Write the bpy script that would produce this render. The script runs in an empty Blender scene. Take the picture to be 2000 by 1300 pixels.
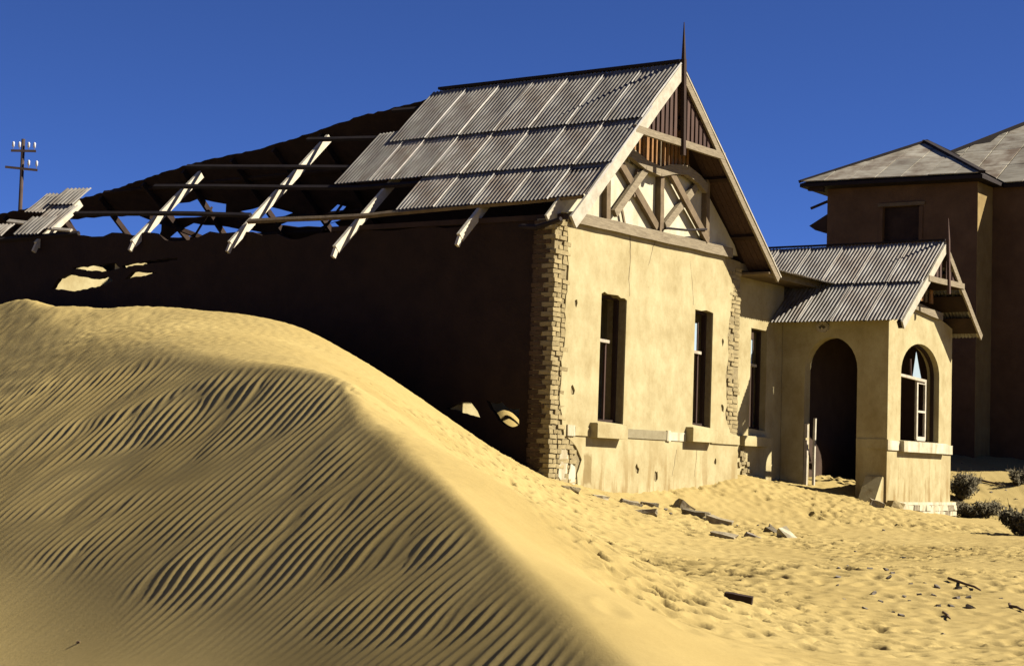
import bpy, bmesh, math, random
import numpy as np
from mathutils import Vector, Matrix, Quaternion, noise
from mathutils.geometry import tessellate_polygon

random.seed(7)
rng = np.random.default_rng(11)
S = bpy.context.scene
COL = S.collection
R_ = math.radians

# ------------------------------------------------------------------ camera, sky, sun, exposure
F_PX = 3500.0
PITCH, ROLL = 0.0733565, 0.0315789
cam_d = bpy.data.cameras.new('camera')
cam_d.sensor_width = 36.0
cam_d.lens = 36.0 * F_PX / 2000.0
cam_d.clip_start = 0.1
cam_d.clip_end = 5000.0
cam = bpy.data.objects.new('camera', cam_d)
COL.objects.link(cam)
_cp, _sp, _c, _t = math.cos(PITCH), math.sin(PITCH), math.cos(ROLL), math.sin(ROLL)
_R = np.array([[_c, -_t, 0], [_t, _c, 0], [0, 0, 1]]) @ np.array([[1, 0, 0], [0, _sp, -_cp], [0, _cp, _sp]])
# rows of _R: camera right, down, forward in world axes
cam.matrix_world = Matrix(((_R[0][0], -_R[1][0], -_R[2][0], 0),
                           (_R[0][1], -_R[1][1], -_R[2][1], 0),
                           (_R[0][2], -_R[1][2], -_R[2][2], 0),
                           (0, 0, 0, 1)))
S.camera = cam

SUN_EL = R_(38.5)
sun_dir = Vector((math.cos(SUN_EL) * 0.999, -0.04 * math.cos(SUN_EL), math.sin(SUN_EL))).normalized()
world = bpy.data.worlds.new('World')
S.world = world
world.use_nodes = True
wn = world.node_tree
sky = wn.nodes.new('ShaderNodeTexSky')
sky.sky_type = 'NISHITA'
sky.sun_disc = False
sky.sun_elevation = SUN_EL
sky.sun_rotation = R_(92.3)
sky.altitude = 8000
sky.air_density = 1.0
sky.dust_density = 0.0
sky.ozone_density = 5.0
tint = wn.nodes.new('ShaderNodeMix')      # the deep blue of a polarising filter, the same all over the sky
tint.data_type = 'RGBA'
tint.blend_type = 'MULTIPLY'
tint.inputs[0].default_value = 1.0
tint.inputs[7].default_value = (0.48, 0.58, 0.86, 1)
wn.links.new(sky.outputs[0], tint.inputs[6])
wn.links.new(tint.outputs[2], wn.nodes['Background'].inputs[0])
wn.nodes['Background'].inputs[1].default_value = 0.05

sl = bpy.data.lights.new('sun', 'SUN')
sl.energy = 5.0
sl.angle = R_(0.5)
sl.color = (1.0, 0.92, 0.78)
sun = bpy.data.objects.new('sun', sl)
sun.rotation_mode = 'QUATERNION'
sun.rotation_quaternion = sun_dir.to_track_quat('Z', 'Y')
sun.location = (40, 0, 40)
COL.objects.link(sun)

S.view_settings.view_transform = 'Standard'
S.view_settings.look = 'None'
S.view_settings.exposure = 1.66
S.view_settings.gamma = 1.0
S.view_settings.use_curve_mapping = False
S.render.engine = 'CYCLES'
S.cycles.max_bounces = 6
S.cycles.diffuse_bounces = 2

# ------------------------------------------------------------------ frames of reference
YAW = 0.5999
D1 = np.array([math.sin(YAW), math.cos(YAW), 0.0])      # along the gable front, to the right
D2 = np.array([-math.cos(YAW), math.sin(YAW), 0.0])     # along the long side wall, away from the front
CORNER = np.array([0.69, 30.0, -0.22])                  # foot of the front left corner of the house
HROT = math.pi / 2 - YAW


def hw(u, v, z):
    return CORNER + u * D1 + v * D2 + np.array([0, 0, z])


def ray(x, y):
    k = _R.T @ np.array([(x - 1000) / F_PX, (y - 650) / F_PX, 1.0])
    return k / k[1]


# ------------------------------------------------------------------ object helpers
def link(o):
    COL.objects.link(o)
    return o


def tag(o, label=None, cat=None, group=None, kind=None):
    if label: o['label'] = label
    if cat: o['category'] = cat
    if group: o['group'] = group
    if kind: o['kind'] = kind
    return o


def empty(name, loc, rz=0.0, label=None, cat=None, group=None):
    o = link(bpy.data.objects.new(name, None))
    o.empty_display_size = 0.3
    o.location = loc
    o.rotation_euler = (0, 0, rz)
    return tag(o, label, cat, group)


def mesh(name, vs, fs, m, smooth=False):
    me = bpy.data.meshes.new(name)
    me.from_pydata([tuple(v) for v in vs], [], fs)
    me.materials.append(m)
    if smooth:
        me.shade_smooth()
    me.update()
    return me


def put(name, me, parent=None, mat4=None):
    o = link(bpy.data.objects.new(name, me))
    if parent is not None:
        o.parent = parent
    if mat4 is not None:
        o.matrix_local = mat4
    return o


class MB:
    """collects boxes, bars, tubes and slabs that become ONE mesh object"""
    def __init__(s):
        s.v, s.f = [], []

    def add(s, vs, fs):
        b = len(s.v)
        s.v += [tuple(v) for v in vs]
        s.f += [tuple(i + b for i in f) for f in fs]
        return s

    def box(s, x0, x1, y0, y1, z0, z1, j=0.0):
        vs = [(x, y, z) for x in (x0, x1) for y in (y0, y1) for z in (z0, z1)]
        if j:
            vs = [tuple(c + random.uniform(-j, j) for c in v) for v in vs]
        return s.add(vs, [(0, 1, 3, 2), (4, 6, 7, 5), (0, 4, 5, 1), (2, 3, 7, 6), (0, 2, 6, 4), (1, 5, 7, 3)])

    def bar(s, p0, p1, w, h, up=(0, 0, 1), w1=None, h1=None, seg=1, wob=0.0):
        """rectangular bar; w across, h along 'up'"""
        p0, p1 = Vector(p0), Vector(p1)
        d = (p1 - p0).normalized()
        side = d.cross(Vector(up)).normalized()
        upv = side.cross(d).normalized()
        w1 = w if w1 is None else w1
        h1 = h if h1 is None else h1
        vs, fs = [], []
        for i in range(seg + 1):
            t = i / seg
            c = p0.lerp(p1, t)
            if wob and 0 < i < seg:
                c = c + side * random.uniform(-wob, wob) + upv * random.uniform(-wob, wob)
            a, b = (w + (w1 - w) * t) / 2, (h + (h1 - h) * t) / 2
            for sa, sb in ((-1, -1), (1, -1), (1, 1), (-1, 1)):
                vs.append(c + side * a * sa + upv * b * sb)
        for i in range(seg):
            for k in range(4):
                fs.append((i * 4 + k, i * 4 + (k + 1) % 4, i * 4 + 4 + (k + 1) % 4, i * 4 + 4 + k))
        fs.append((3, 2, 1, 0))
        e = seg * 4
        fs.append((e, e + 1, e + 2, e + 3))
        return s.add(vs, fs)

    def tube(s, pts, rads, n=8):
        vs, fs = [], []
        pts = [Vector(p) for p in pts]
        for i, p in enumerate(pts):
            d = (pts[min(i + 1, len(pts) - 1)] - pts[max(i - 1, 0)]).normalized()
            a = d.orthogonal().normalized()
            b = d.cross(a)
            for k in range(n):
                t = 2 * math.pi * k / n
                vs.append(p + (a * math.cos(t) + b * math.sin(t)) * rads[i])
        for i in range(len(pts) - 1):
            for k in range(n):
                fs.append((i * n + k, i * n + (k + 1) % n, (i + 1) * n + (k + 1) % n, (i + 1) * n + k))
        fs.append(tuple(range(n - 1, -1, -1)))
        fs.append(tuple(range((len(pts) - 1) * n, len(pts) * n)))
        return s.add(vs, fs)

    def slab(s, outer, holes, fn, d0, d1):
        """flat wall with real openings: outline and holes in 2D, fn(a, b, depth) places a point"""
        loops = [list(outer)] + [list(h) for h in holes]
        flat = [p for l in loops for p in l]
        tris = tessellate_polygon([[Vector((p[0], p[1], 0)) for p in l] for l in loops])
        n = len(flat)
        vs = [fn(a, b, d0) for a, b in flat] + [fn(a, b, d1) for a, b in flat]
        fs = [tuple(t) for t in tris] + [tuple(i + n for i in reversed(t)) for t in tris]
        b = 0
        for l in loops:
            m = len(l)
            for i in range(m):
                j = (i + 1) % m
                fs.append((b + i, b + j, n + b + j, n + b + i))
            b += m
        return s.add(vs, fs)

    def build(s, name, m, parent=None, smooth=False, fix=True):
        me = mesh(name, s.v, s.f, m, smooth)
        if fix:
            bm = bmesh.new()
            bm.from_mesh(me)
            bmesh.ops.recalc_face_normals(bm, faces=bm.faces)
            bm.to_mesh(me)
            bm.free()
        return put(name, me, parent)


def jag(pts, step=0.12, amp=0.02, closed=True, seed=0):
    """break an outline into short uneven pieces"""
    r = random.Random(seed)
    out = []
    n = len(pts)
    for i in range(n if closed else n - 1):
        a, b = pts[i], pts[(i + 1) % n]
        L = math.hypot(b[0] - a[0], b[1] - a[1])
        k = max(1, int(L / step))
        for q in range(k):
            t = q / k
            x, y = a[0] + (b[0] - a[0]) * t, a[1] + (b[1] - a[1]) * t
            if q:
                x += r.uniform(-amp, amp)
                y += r.uniform(-amp, amp)
            out.append((x, y))
    if not closed:
        out.append(pts[-1])
    return out


# ------------------------------------------------------------------ materials
def nodes(name):
    m = bpy.data.materials.new(name)
    m.use_nodes = True
    nt = m.node_tree
    b = nt.nodes['Principled BSDF']
    b.inputs['Specular IOR Level'].default_value = 0.15
    return m, nt, b


def N(nt, t, **kw):
    n = nt.nodes.new(t)
    for k, v in kw.items():
        setattr(n, k, v)
    return n


def noise_tex(nt, scale, detail=6, rough=0.6, stretch=(1, 1, 1), coord='Object'):
    tc = N(nt, 'ShaderNodeTexCoord')
    mp = N(nt, 'ShaderNodeMapping')
    mp.inputs['Scale'].default_value = stretch
    nt.links.new(tc.outputs[coord], mp.inputs[0])
    n = N(nt, 'ShaderNodeTexNoise')
    n.inputs['Scale'].default_value = scale
    n.inputs['Detail'].default_value = detail
    n.inputs['Roughness'].default_value = rough
    nt.links.new(mp.outputs[0], n.inputs['Vector'])
    return n.outputs['Fac']


def ramp(nt, src, stops):
    r = N(nt, 'ShaderNodeValToRGB')
    e = r.color_ramp.elements
    while len(e) < len(stops):
        e.new(0.5)
    for el, (p, c) in zip(e, stops):
        el.position = p
        el.color = (c[0], c[1], c[2], 1) if len(c) == 3 else c
    nt.links.new(src, r.inputs[0])
    return r.outputs[0]


def mixc(nt, fac, a, b, mode='MIX'):
    x = N(nt, 'ShaderNodeMix', data_type='RGBA', blend_type=mode)
    for sock, val in ((x.inputs[0], fac), (x.inputs[6], a), (x.inputs[7], b)):
        if hasattr(val, 'is_output'):
            nt.links.new(val, sock)
        elif isinstance(val, (int, float)):
            sock.default_value = val
        else:
            sock.default_value = (val[0], val[1], val[2], 1)
    return x.outputs[2]


def bump(nt, b, src, strength, dist=0.02):
    n = N(nt, 'ShaderNodeBump')
    n.inputs['Strength'].default_value = strength
    n.inputs['Distance'].default_value = dist
    nt.links.new(src, n.inputs['Height'])
    nt.links.new(n.outputs[0], b.inputs['Normal'])


def rnd(nt, lo, hi):
    oi = N(nt, 'ShaderNodeObjectInfo')
    mr = N(nt, 'ShaderNodeMapRange')
    mr.inputs['To Min'].default_value = lo
    mr.inputs['To Max'].default_value = hi
    nt.links.new(oi.outputs['Random'], mr.inputs['Value'])
    return mr.outputs[0]


def simple(name, c0, c1, scale=4, stretch=(1, 1, 1), rough=0.85, bmp=0.3, bscale=None, dist=0.01, vary=0.0, detail=6):
    m, nt, b = nodes(name)
    f = noise_tex(nt, scale, detail, 0.65, stretch)
    col = ramp(nt, f, [(0.3, c0), (0.7, c1)])
    if vary:
        v = rnd(nt, 1 - vary, 1 + vary)
        hs = N(nt, 'ShaderNodeHueSaturation')
        nt.links.new(v, hs.inputs['Value'])
        nt.links.new(col, hs.inputs['Color'])
        col = hs.outputs[0]
    nt.links.new(col, b.inputs['Base Color'])
    b.inputs['Roughness'].default_value = rough
    if bmp:
        bump(nt, b, noise_tex(nt, bscale or scale * 4, 5, 0.7, stretch), bmp, dist)
    return m


def sand_material():
    m, nt, b = nodes('sand')
    f = noise_tex(nt, 0.35, 5, 0.6)
    g = noise_tex(nt, 38, 6, 0.8)
    c = ramp(nt, f, [(0.3, (0.218, 0.162, 0.060)), (0.7, (0.270, 0.207, 0.083))])
    c = mixc(nt, 0.5, c, ramp(nt, g, [(0.35, (0.80, 0.79, 0.77)), (0.65, (1.0, 1.0, 1.0))]), 'MULTIPLY')
    nt.links.new(c, b.inputs['Base Color'])
    b.inputs['Roughness'].default_value = 0.95
    b.inputs['Specular IOR Level'].default_value = 0.05
    bump(nt, b, noise_tex(nt, 45, 6, 0.8), 0.55, 0.008)
    return m


def plaster_material(name='cream_plaster', lo=(0.225, 0.18, 0.086), hi=(0.308, 0.266, 0.146), stain=(0.16, 0.10, 0.03), z_stain=0.9, amount=0.75):
    m, nt, b = nodes(name)
    f = noise_tex(nt, 1.6, 8, 0.62)
    col = ramp(nt, f, [(0.3, lo), (0.62, hi)])
    # runs of ochre damp near the foot of the wall, broken up by noise
    tc = N(nt, 'ShaderNodeTexCoord')
    sx = N(nt, 'ShaderNodeSeparateXYZ')
    nt.links.new(tc.outputs['Object'], sx.inputs[0])
    mr = N(nt, 'ShaderNodeMapRange')
    mr.inputs['From Min'].default_value = z_stain
    mr.inputs['From Max'].default_value = z_stain - 1.2
    nt.links.new(sx.outputs['Z'], mr.inputs['Value'])
    st = noise_tex(nt, 1.3, 6, 0.6, (2.6, 2.6, 0.55))
    sr = ramp(nt, st, [(0.50, (0, 0, 0)), (0.60, (1, 1, 1))])
    k = N(nt, 'ShaderNodeMath', operation='MULTIPLY')
    nt.links.new(mr.outputs[0], k.inputs[0])
    nt.links.new(sr, k.inputs[1])
    k2 = N(nt, 'ShaderNodeMath', operation='MULTIPLY')
    k2.inputs[1].default_value = amount
    nt.links.new(k.outputs[0], k2.inputs[0])
    col = mixc(nt, k2.outputs[0], col, stain)
    if name == 'cream_plaster':        # the big brown run left of and below the first window sill
        wn_ = noise_tex(nt, 2.2, 5, 0.6)
        acc = None
        for axis_, c_, h_ in (('X', 1.22, .26), ('Z', .18, .50), ('Y', 0.0, .2)):
            d_ = N(nt, 'ShaderNodeMath', operation='SUBTRACT'); nt.links.new(sx.outputs[axis_], d_.inputs[0]); d_.inputs[1].default_value = c_
            a_ = N(nt, 'ShaderNodeMath', operation='ABSOLUTE'); nt.links.new(d_.outputs[0], a_.inputs[0])
            q_ = N(nt, 'ShaderNodeMath', operation='DIVIDE'); nt.links.new(a_.outputs[0], q_.inputs[0]); q_.inputs[1].default_value = h_
            if acc is None: acc = q_
            else:
                mx = N(nt, 'ShaderNodeMath', operation='MAXIMUM'); nt.links.new(acc.outputs[0], mx.inputs[0]); nt.links.new(q_.outputs[0], mx.inputs[1]); acc = mx
        ns = N(nt, 'ShaderNodeMath', operation='MULTIPLY_ADD'); nt.links.new(wn_, ns.inputs[0]); ns.inputs[1].default_value = 0.55; nt.links.new(acc.outputs[0], ns.inputs[2])
        col = mixc(nt, ramp(nt, ns.outputs[0], [(0.0, (.8, .8, .8)), (0.72, (.75, .75, .75)), (0.84, (0, 0, 0))]), col, (0.135, 0.092, 0.032))
    # faint vertical runs and scuffs everywhere
    w = noise_tex(nt, 4, 6, 0.7, (1.4, 1.4, 0.8))
    col = mixc(nt, 0.5, col, ramp(nt, w, [(0.35, (0.78, 0.74, 0.66)), (0.6, (1, 1, 1))]), 'MULTIPLY')
    sp = noise_tex(nt, 22, 3, 0.8)
    col = mixc(nt, 0.5, col, ramp(nt, sp, [(0.28, (0.6, 0.55, 0.45)), (0.42, (1, 1, 1))]), 'MULTIPLY')
    nt.links.new(col, b.inputs['Base Color'])
    b.inputs['Roughness'].default_value = 0.9
    bump(nt, b, noise_tex(nt, 6, 8, 0.7), 0.35, 0.02)
    return m


def sheet_material(name, c0, c1, rust=(0.085, 0.056, 0.033)):
    m, nt, b = nodes(name)
    f = noise_tex(nt, 3.0, 6, 0.65, (1.0, 0.5, 1))
    col = ramp(nt, f, [(0.35, c0), (0.65, c1)])
    r = noise_tex(nt, 1.4, 5, 0.6)
    oi = N(nt, 'ShaderNodeObjectInfo')
    ad = N(nt, 'ShaderNodeMath', operation='MULTIPLY_ADD')
    nt.links.new(oi.outputs['Random'], ad.inputs[0])
    ad.inputs[1].default_value = 0.20
    nt.links.new(r, ad.inputs[2])
    col = mixc(nt, ramp(nt, ad.outputs[0], [(0.56, (0, 0, 0)), (0.80, (0.8, 0.8, 0.8))]), col, rust)
    st_ = noise_tex(nt, 6, 5, 0.7, (2.5, 0.25, 1))
    col = mixc(nt, 0.7, col, ramp(nt, st_, [(0.36, (0.55, 0.48, 0.40)), (0.58, (1, 1, 1))]), 'MULTIPLY')
    hs = N(nt, 'ShaderNodeHueSaturation')
    nt.links.new(rnd(nt, 0.74, 1.18), hs.inputs['Value'])
    nt.links.new(col, hs.inputs['Color'])
    nt.links.new(hs.outputs[0], b.inputs['Base Color'])
    b.inputs['Roughness'].default_value = 0.55
    b.inputs['Specular IOR Level'].default_value = 0.3
    bump(nt, b, noise_tex(nt, 25, 4, 0.6), 0.15, 0.004)
    return m


M = {}
M['sand'] = sand_material()
M['plaster'] = plaster_material()
M['pale_plaster'] = plaster_material('pale_panel_plaster', (0.29, 0.26, 0.175), (0.39, 0.365, 0.27), (0.18, 0.13, 0.055), 4.9, 0.5)
M['brick'] = simple('mud_brick', (0.150, 0.116, 0.055), (0.235, 0.188, 0.092), 9, bmp=0.9, bscale=30, dist=0.012, vary=0.14)
M['mortar'] = simple('rough_mortar', (0.135, 0.105, 0.052), (0.205, 0.165, 0.085), 8, bmp=0.9, bscale=25, dist=0.02)
M['rubble'] = simple('rubble_stone', (0.09, 0.072, 0.045), (0.204, 0.174, 0.114), 8, bmp=0.8, bscale=30, dist=0.015, vary=0.3)
M['side'] = simple('shade_black_side_wall', (0.012, 0.0062, 0.0036), (0.021, 0.011, 0.0062), 2.5, bmp=0.5, bscale=12, dist=0.03)  # near-black base colour stands in for the shaded void along the side
M['side_brick'] = simple('shade_darkened_brick', (0.035, 0.021, 0.011), (0.065, 0.041, 0.021), 9, bmp=0.8, bscale=30, dist=0.012, vary=0.25)  # darker copy of the corner brick, the side face's shade put into its colour
M['inner'] = simple('shade_brown_inner_wall', (0.03, 0.0175, 0.011), (0.05, 0.03, 0.018), 2.5, bmp=0.3)  # dark brown so the indoor shade is already in the wall colour
M['dark_wood'] = simple('dark_wood', (0.018, 0.0102, 0.0072), (0.0348, 0.0204, 0.0132), 3, (1, 1, 1), bmp=0.4, bscale=20)
M['slat_wood'] = simple('brown_stained_boards', (0.035, 0.0196, 0.0154), (0.0595, 0.035, 0.0252), 3, (6, 6, 0.7), bmp=0.4, bscale=14, vary=0.2)
M['grey_wood'] = simple('weathered_grey_wood', (0.1054, 0.0837, 0.0527), (0.1922, 0.1581, 0.1023), 5, (1, 8, 8), bmp=0.7, bscale=10, dist=0.01)
M['timber'] = simple('brown_frame_timber', (0.0744, 0.0527, 0.031), (0.1302, 0.0961, 0.0558), 6, bmp=0.6, bscale=18, dist=0.01, vary=0.12)
M['pale_wood'] = simple('pale_painted_wood', (0.235, 0.21, 0.155), (0.35, 0.32, 0.25), 6, bmp=0.5, bscale=18, dist=0.008, vary=0.1)
M['rafter'] = simple('bleached_rafter_wood', (0.3, 0.264, 0.198), (0.42, 0.384, 0.3), 6, bmp=0.5, bscale=16, dist=0.01, vary=0.06)
M['orange_wood'] = simple('orange_board', (0.14, 0.070, 0.027), (0.22, 0.115, 0.045), 5, bmp=0.4)
M['sheet'] = sheet_material('zinc_sheet', (0.135, 0.126, 0.110), (0.215, 0.202, 0.175))
M['pale_sheet'] = sheet_material('pale_roof_sheet', (0.2232, 0.2077, 0.1643), (0.2852, 0.2666, 0.2139))
M['tar'] = simple('dark_ridge_metal', (0.009, 0.006, 0.006), (0.017, 0.012, 0.011), 4, bmp=0.2)
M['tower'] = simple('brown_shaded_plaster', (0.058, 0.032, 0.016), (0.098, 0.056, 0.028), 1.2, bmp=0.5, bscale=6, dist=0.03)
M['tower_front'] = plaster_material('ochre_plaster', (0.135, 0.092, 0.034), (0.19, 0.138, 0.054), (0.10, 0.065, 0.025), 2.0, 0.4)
M['pole'] = simple('tarred_pole', (0.03, 0.02, 0.017), (0.05, 0.034, 0.028), 4, bmp=0.3)
M['porcelain'] = simple('white_porcelain', (0.32, 0.32, 0.33), (0.40, 0.40, 0.41), 3, bmp=0, rough=0.3)
M['white'] = simple('flaking_white_paint', (0.22, 0.19, 0.14), (0.34, 0.30, 0.225), 8, bmp=0.5, bscale=25, dist=0.006)
M['stick'] = simple('dead_wood', (0.06, 0.04, 0.025), (0.11, 0.075, 0.045), 8, bmp=0.4)
M['twig'] = simple('dry_twig', (0.049, 0.0385, 0.0245), (0.091, 0.07, 0.042), 8, bmp=0)
M['leaf'] = simple('dusty_leaf', (0.045, 0.038, 0.020), (0.105, 0.088, 0.050), 3, bmp=0)
M['crack'] = simple('crack_shadow_dirt', (0.042, 0.028, 0.014), (0.084, 0.056, 0.028), 8, bmp=0.2)
M['band'] = simple('grey_cement_band', (0.143, 0.1202, 0.06825), (0.1885, 0.1625, 0.0975), 8, bmp=0.4, bscale=20)
M['chip'] = simple('grey_stone_chip', (0.055, 0.046, 0.036), (0.15, 0.13, 0.105), 12, bmp=0.5, vary=0.35)
gm, gnt, gb = nodes('window_glass')
gb.inputs['Base Color'].default_value = (0.30, 0.38, 0.44, 1)
gb.inputs['Roughness'].default_value = 0.06
gb.inputs['Specular IOR Level'].default_value = 1.0
gb.inputs['Alpha'].default_value = 0.75
M['glass'] = gm

# ------------------------------------------------------------------ the sand: one height field out to the horizon
def smin(a, b, k):
    h = np.clip(0.5 + 0.5 * (b - a) / k, 0, 1)
    return b * (1 - h) + a * h - k * h * (1 - h)


def smax(a, b, k):
    return -smin(-a, -b, k)


def F_plane(X, Y):
    z = -6.34 + 0.68 * X + 0.433 * Y
    z = z + 0.11 * np.logaddexp(0, (-X - 5.0) * 1.5) / 1.5
    return z


def F_face(X, Y):
    z = F_plane(X, Y)
    fl = -2.35 + 0.12 * np.sin(X * 1.1 + 1.0) * np.sin(Y * 0.7) + 0.03 * (Y - 14)
    return smax(z, fl, 0.9)


def face_hit(px, py):
    k = ray(px, py)
    Y = 10.0
    for Y in np.arange(9, 45, 0.02):
        if F_plane(k[0] * Y, Y) > k[2] * Y:
            break
    return k * Y


ctrl = []
def cp_(p):
    ctrl.append((float(p[0]), float(p[1]), float(p[2])))

CREST = [(0, 575, 36.2), (100, 596, 35), (200, 604, 34), (300, 610, 33), (400, 613, 32), (520, 648, 31.3), (640, 700, 30.7),
         (760, 775, 30.2), (870, 840, 30), (960, 885, 30), (1060, 932, 29.9)]
for px, py, Y in CREST:
    p = ray(px, py) * Y
    p[2] += float(np.interp(px, [0, 100, 250, 520, 640, 760, 960, 1060], [.16, .03, .0, .05, .20, .16, .06, .0]))
    cp_(p)
for px, py in ((0, 775), (150, 752), (300, 733), (450, 718), (590, 722)):      # where the rounded top turns into the rippled face
    cp_(face_hit(px, py) + np.array([0, 0, 0.22 if px < 400 else 0.05]))
for (cx_, cy_, cY), (tx_, ty_) in (((0, 575, 36.2), (0, 775)), ((150, 600, 34.5), (150, 752)), ((300, 611, 33), (300, 733)), ((450, 625, 31.7), (450, 718)), ((590, 678, 31), (590, 722))):
    a_, b_ = ray(cx_, cy_) * cY, face_hit(tx_, ty_)
    for t_ in (0.25, 0.5, 0.75):
        p = b_ + (a_ - b_) * t_
        p[2] += 0.10 * math.sin(math.pi * t_) + (0.20 * (1 - t_) if tx_ < 400 else 0)
        cp_(p)
for px, py in ((680, 780), (760, 850), (880, 975), (1000, 1100), (1100, 1195), (1200, 1290)):
    p = face_hit(px, py)
    p[2] += 0.05
    cp_(p)
    cp_((p[0] - 2.2, p[1] - 0.6, F_plane(p[0] - 2.2, p[1] - 0.6) + 0.75))
for px, py, up_ in ((0, 850, .55), (150, 825, .55), (300, 805, .5), (450, 785, .5), (550, 775, .4), (0, 930, 1.0), (200, 880, .9), (400, 860, .9), (560, 850, .8)):
    p = face_hit(px, py)
    cp_((p[0], p[1], p[2] + up_))
for px, py in ((300, 950), (100, 1000), (600, 1200), (200, 1250)):
    p = face_hit(px, py)
    cp_((p[0], p[1], p[2] + 1.3))
for u, v, z in ((-.35, 3, -0.1), (-.35, 6, 0.9), (-.3, 9, 1.6), (-.3, 13, 2.5), (0.6, 2, .55), (1.5, 4, .8), (3.4, 2.2, .35), (3.4, 8, 2.0), (3.4, 14, 2.8), (6, 3, .3), (6, 10, 1.8),
                (0.05, -.05, 0.0), (1.0, -.1, -.13), (2.1, -.1, -.25), (4, -.1, -.17), (5.6, -.1, -.06), (6.85, -.1, .09), (8.5, .6, .14), (9.6, .5, 0.0), (7.6, -1.0, -.18),
                (10.1, -.4, -.1), (10.1, -1.8, -.34), (11.6, -.4, 0.06), (13, -.5, 0.0), (10.3, -1.95, -.46), (12, -1.95, -.58), (13.95, -1.95, -.68),
                (14.1, -.5, -.50), (16, 0, -.22), (18.5, 0.5, 0.15), (22, 1.2, .72), (24, 3, .95), (21, -1.6, .45), (23, -3, .35), (20, 6, .8), (30, 5, 1.2), (16, 8, .6), (12, 10, .8), (17, -5, -.35)):
    cp_(hw(u, v, z))
for px, py, Y in ((1300, 1100, 20.5), (1500, 1100, 20.2), (1700, 1100, 21.5), (2000, 1070, 26.5), (1930, 1012, 38), (1930, 958, 45), (1000, 960, 25.5), (1080, 1020, 24), (1150, 1100, 19.5), (1250, 1200, 14.5)):
    cp_(ray(px, py) * Y)
for p in ((3.6, 13, -1.42), (1.6, 11.5, -1.38), (2.2, 9, -1.5), (6, 13, -1.42), (0, 5, -1.6), (0, 0, -1.65), (4, 4, -1.6), (-4, 4, -1.2), (10, 6, -1.5), (12, 20, -1.1), (14, 30, -.9), (-10, 12, 1.0), (-14, 22, 2.2), (-16, 34, 3.4), (-10, 2, .2),
          (-18, 46, 2.6), (-8, 55, 1.6), (10, 60, 1.0), (30, 60, 1.4), (26, 30, -.4), (20, 10, -1.2), (-24, 20, 2.4)):
    cp_(p)
ctrl = np.array(ctrl)


def tps_fit(P, lam=0.003):
    n = len(P)
    d = np.hypot(P[:, None, 0] - P[None, :, 0], P[:, None, 1] - P[None, :, 1])
    K = np.where(d > 0, d * d * np.log(np.maximum(d, 1e-9)), 0) + lam * n * np.eye(n)
    A = np.zeros((n + 3, n + 3))
    A[:n, :n] = K
    A[:n, n] = 1
    A[:n, n + 1:] = P[:, :2]
    A[n:, :n] = A[:n, n:].T
    return np.linalg.solve(A, np.r_[P[:, 2], 0, 0, 0])


TPS = tps_fit(ctrl)


def G_dune(X, Y):
    shp = X.shape
    x, y = X.ravel(), Y.ravel()
    out = TPS[-3] + TPS[-2] * x + TPS[-1] * y
    for (cx, cy, _), w in zip(ctrl, TPS):
        r2 = (x - cx) ** 2 + (y - cy) ** 2
        out += w * 0.5 * r2 * np.log(np.maximum(r2, 1e-12))
    return out.reshape(shp)


def uv_of(X, Y):
    dx, dy = X - CORNER[0], Y - CORNER[1]
    return dx * D1[0] + dy * D1[1], dx * D2[0] + dy * D2[1]


def base_height(X, Y):
    cx = np.clip(X, -26, 34)
    cy = np.clip(Y, -4, 66)
    g = G_dune(cx, cy)
    f = F_face(cx, cy)
    h = smin(f, g, 0.10)
    far = np.hypot((X - 4) / 45.0, (Y - 30) / 48.0)
    t = np.clip((far - 0.75) / 0.6, 0, 1)
    t = t * t * (3 - 2 * t)
    h = h * (1 - t) + t * (0.2 + 0.5 * np.sin(X * 0.021 + 1) * np.sin(Y * 0.017))
    u, v = uv_of(X, Y)
    # drifts inside the house that catch the sun
    h = h + 0.75 * np.exp(-(((u - 1.25) / 0.5) ** 2 + ((v - 1.75) / 0.55) ** 2))
    return h, smin(f, g, 0.10) if False else (g - f)


# filtered random fields (tables sampled by position)
class Table:
    def __init__(s, x0, x1, dx, y0, y1, dy, filt, seed):
        r = np.random.default_rng(seed)
        nx, ny = int((x1 - x0) / dx), int((y1 - y0) / dy)
        w = np.fft.fft2(r.normal(size=(ny, nx)))
        kx = np.fft.fftfreq(nx, dx)[None, :]
        ky = np.fft.fftfreq(ny, dy)[:, None]
        s.a = np.fft.ifft2(w * filt(kx, ky))
        s.x0, s.dx, s.y0, s.dy, s.nx, s.ny = x0, dx, y0, dy, nx, ny

    def real(s):
        s.a = s.a.real / s.a.real.std()
        return s

    def __call__(s, X, Y):
        fx = (X - s.x0) / s.dx
        fy = (Y - s.y0) / s.dy
        ix, iy = np.floor(fx).astype(int), np.floor(fy).astype(int)
        tx, ty = fx - ix, fy - iy
        ix, iy = ix % s.nx, iy % s.ny
        jx, jy = (ix + 1) % s.nx, (iy + 1) % s.ny
        return (s.a[iy, ix] * (1 - tx) + s.a[iy, jx] * tx) * (1 - ty) + (s.a[jy, ix] * (1 - tx) + s.a[jy, jx] * tx) * ty


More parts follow.
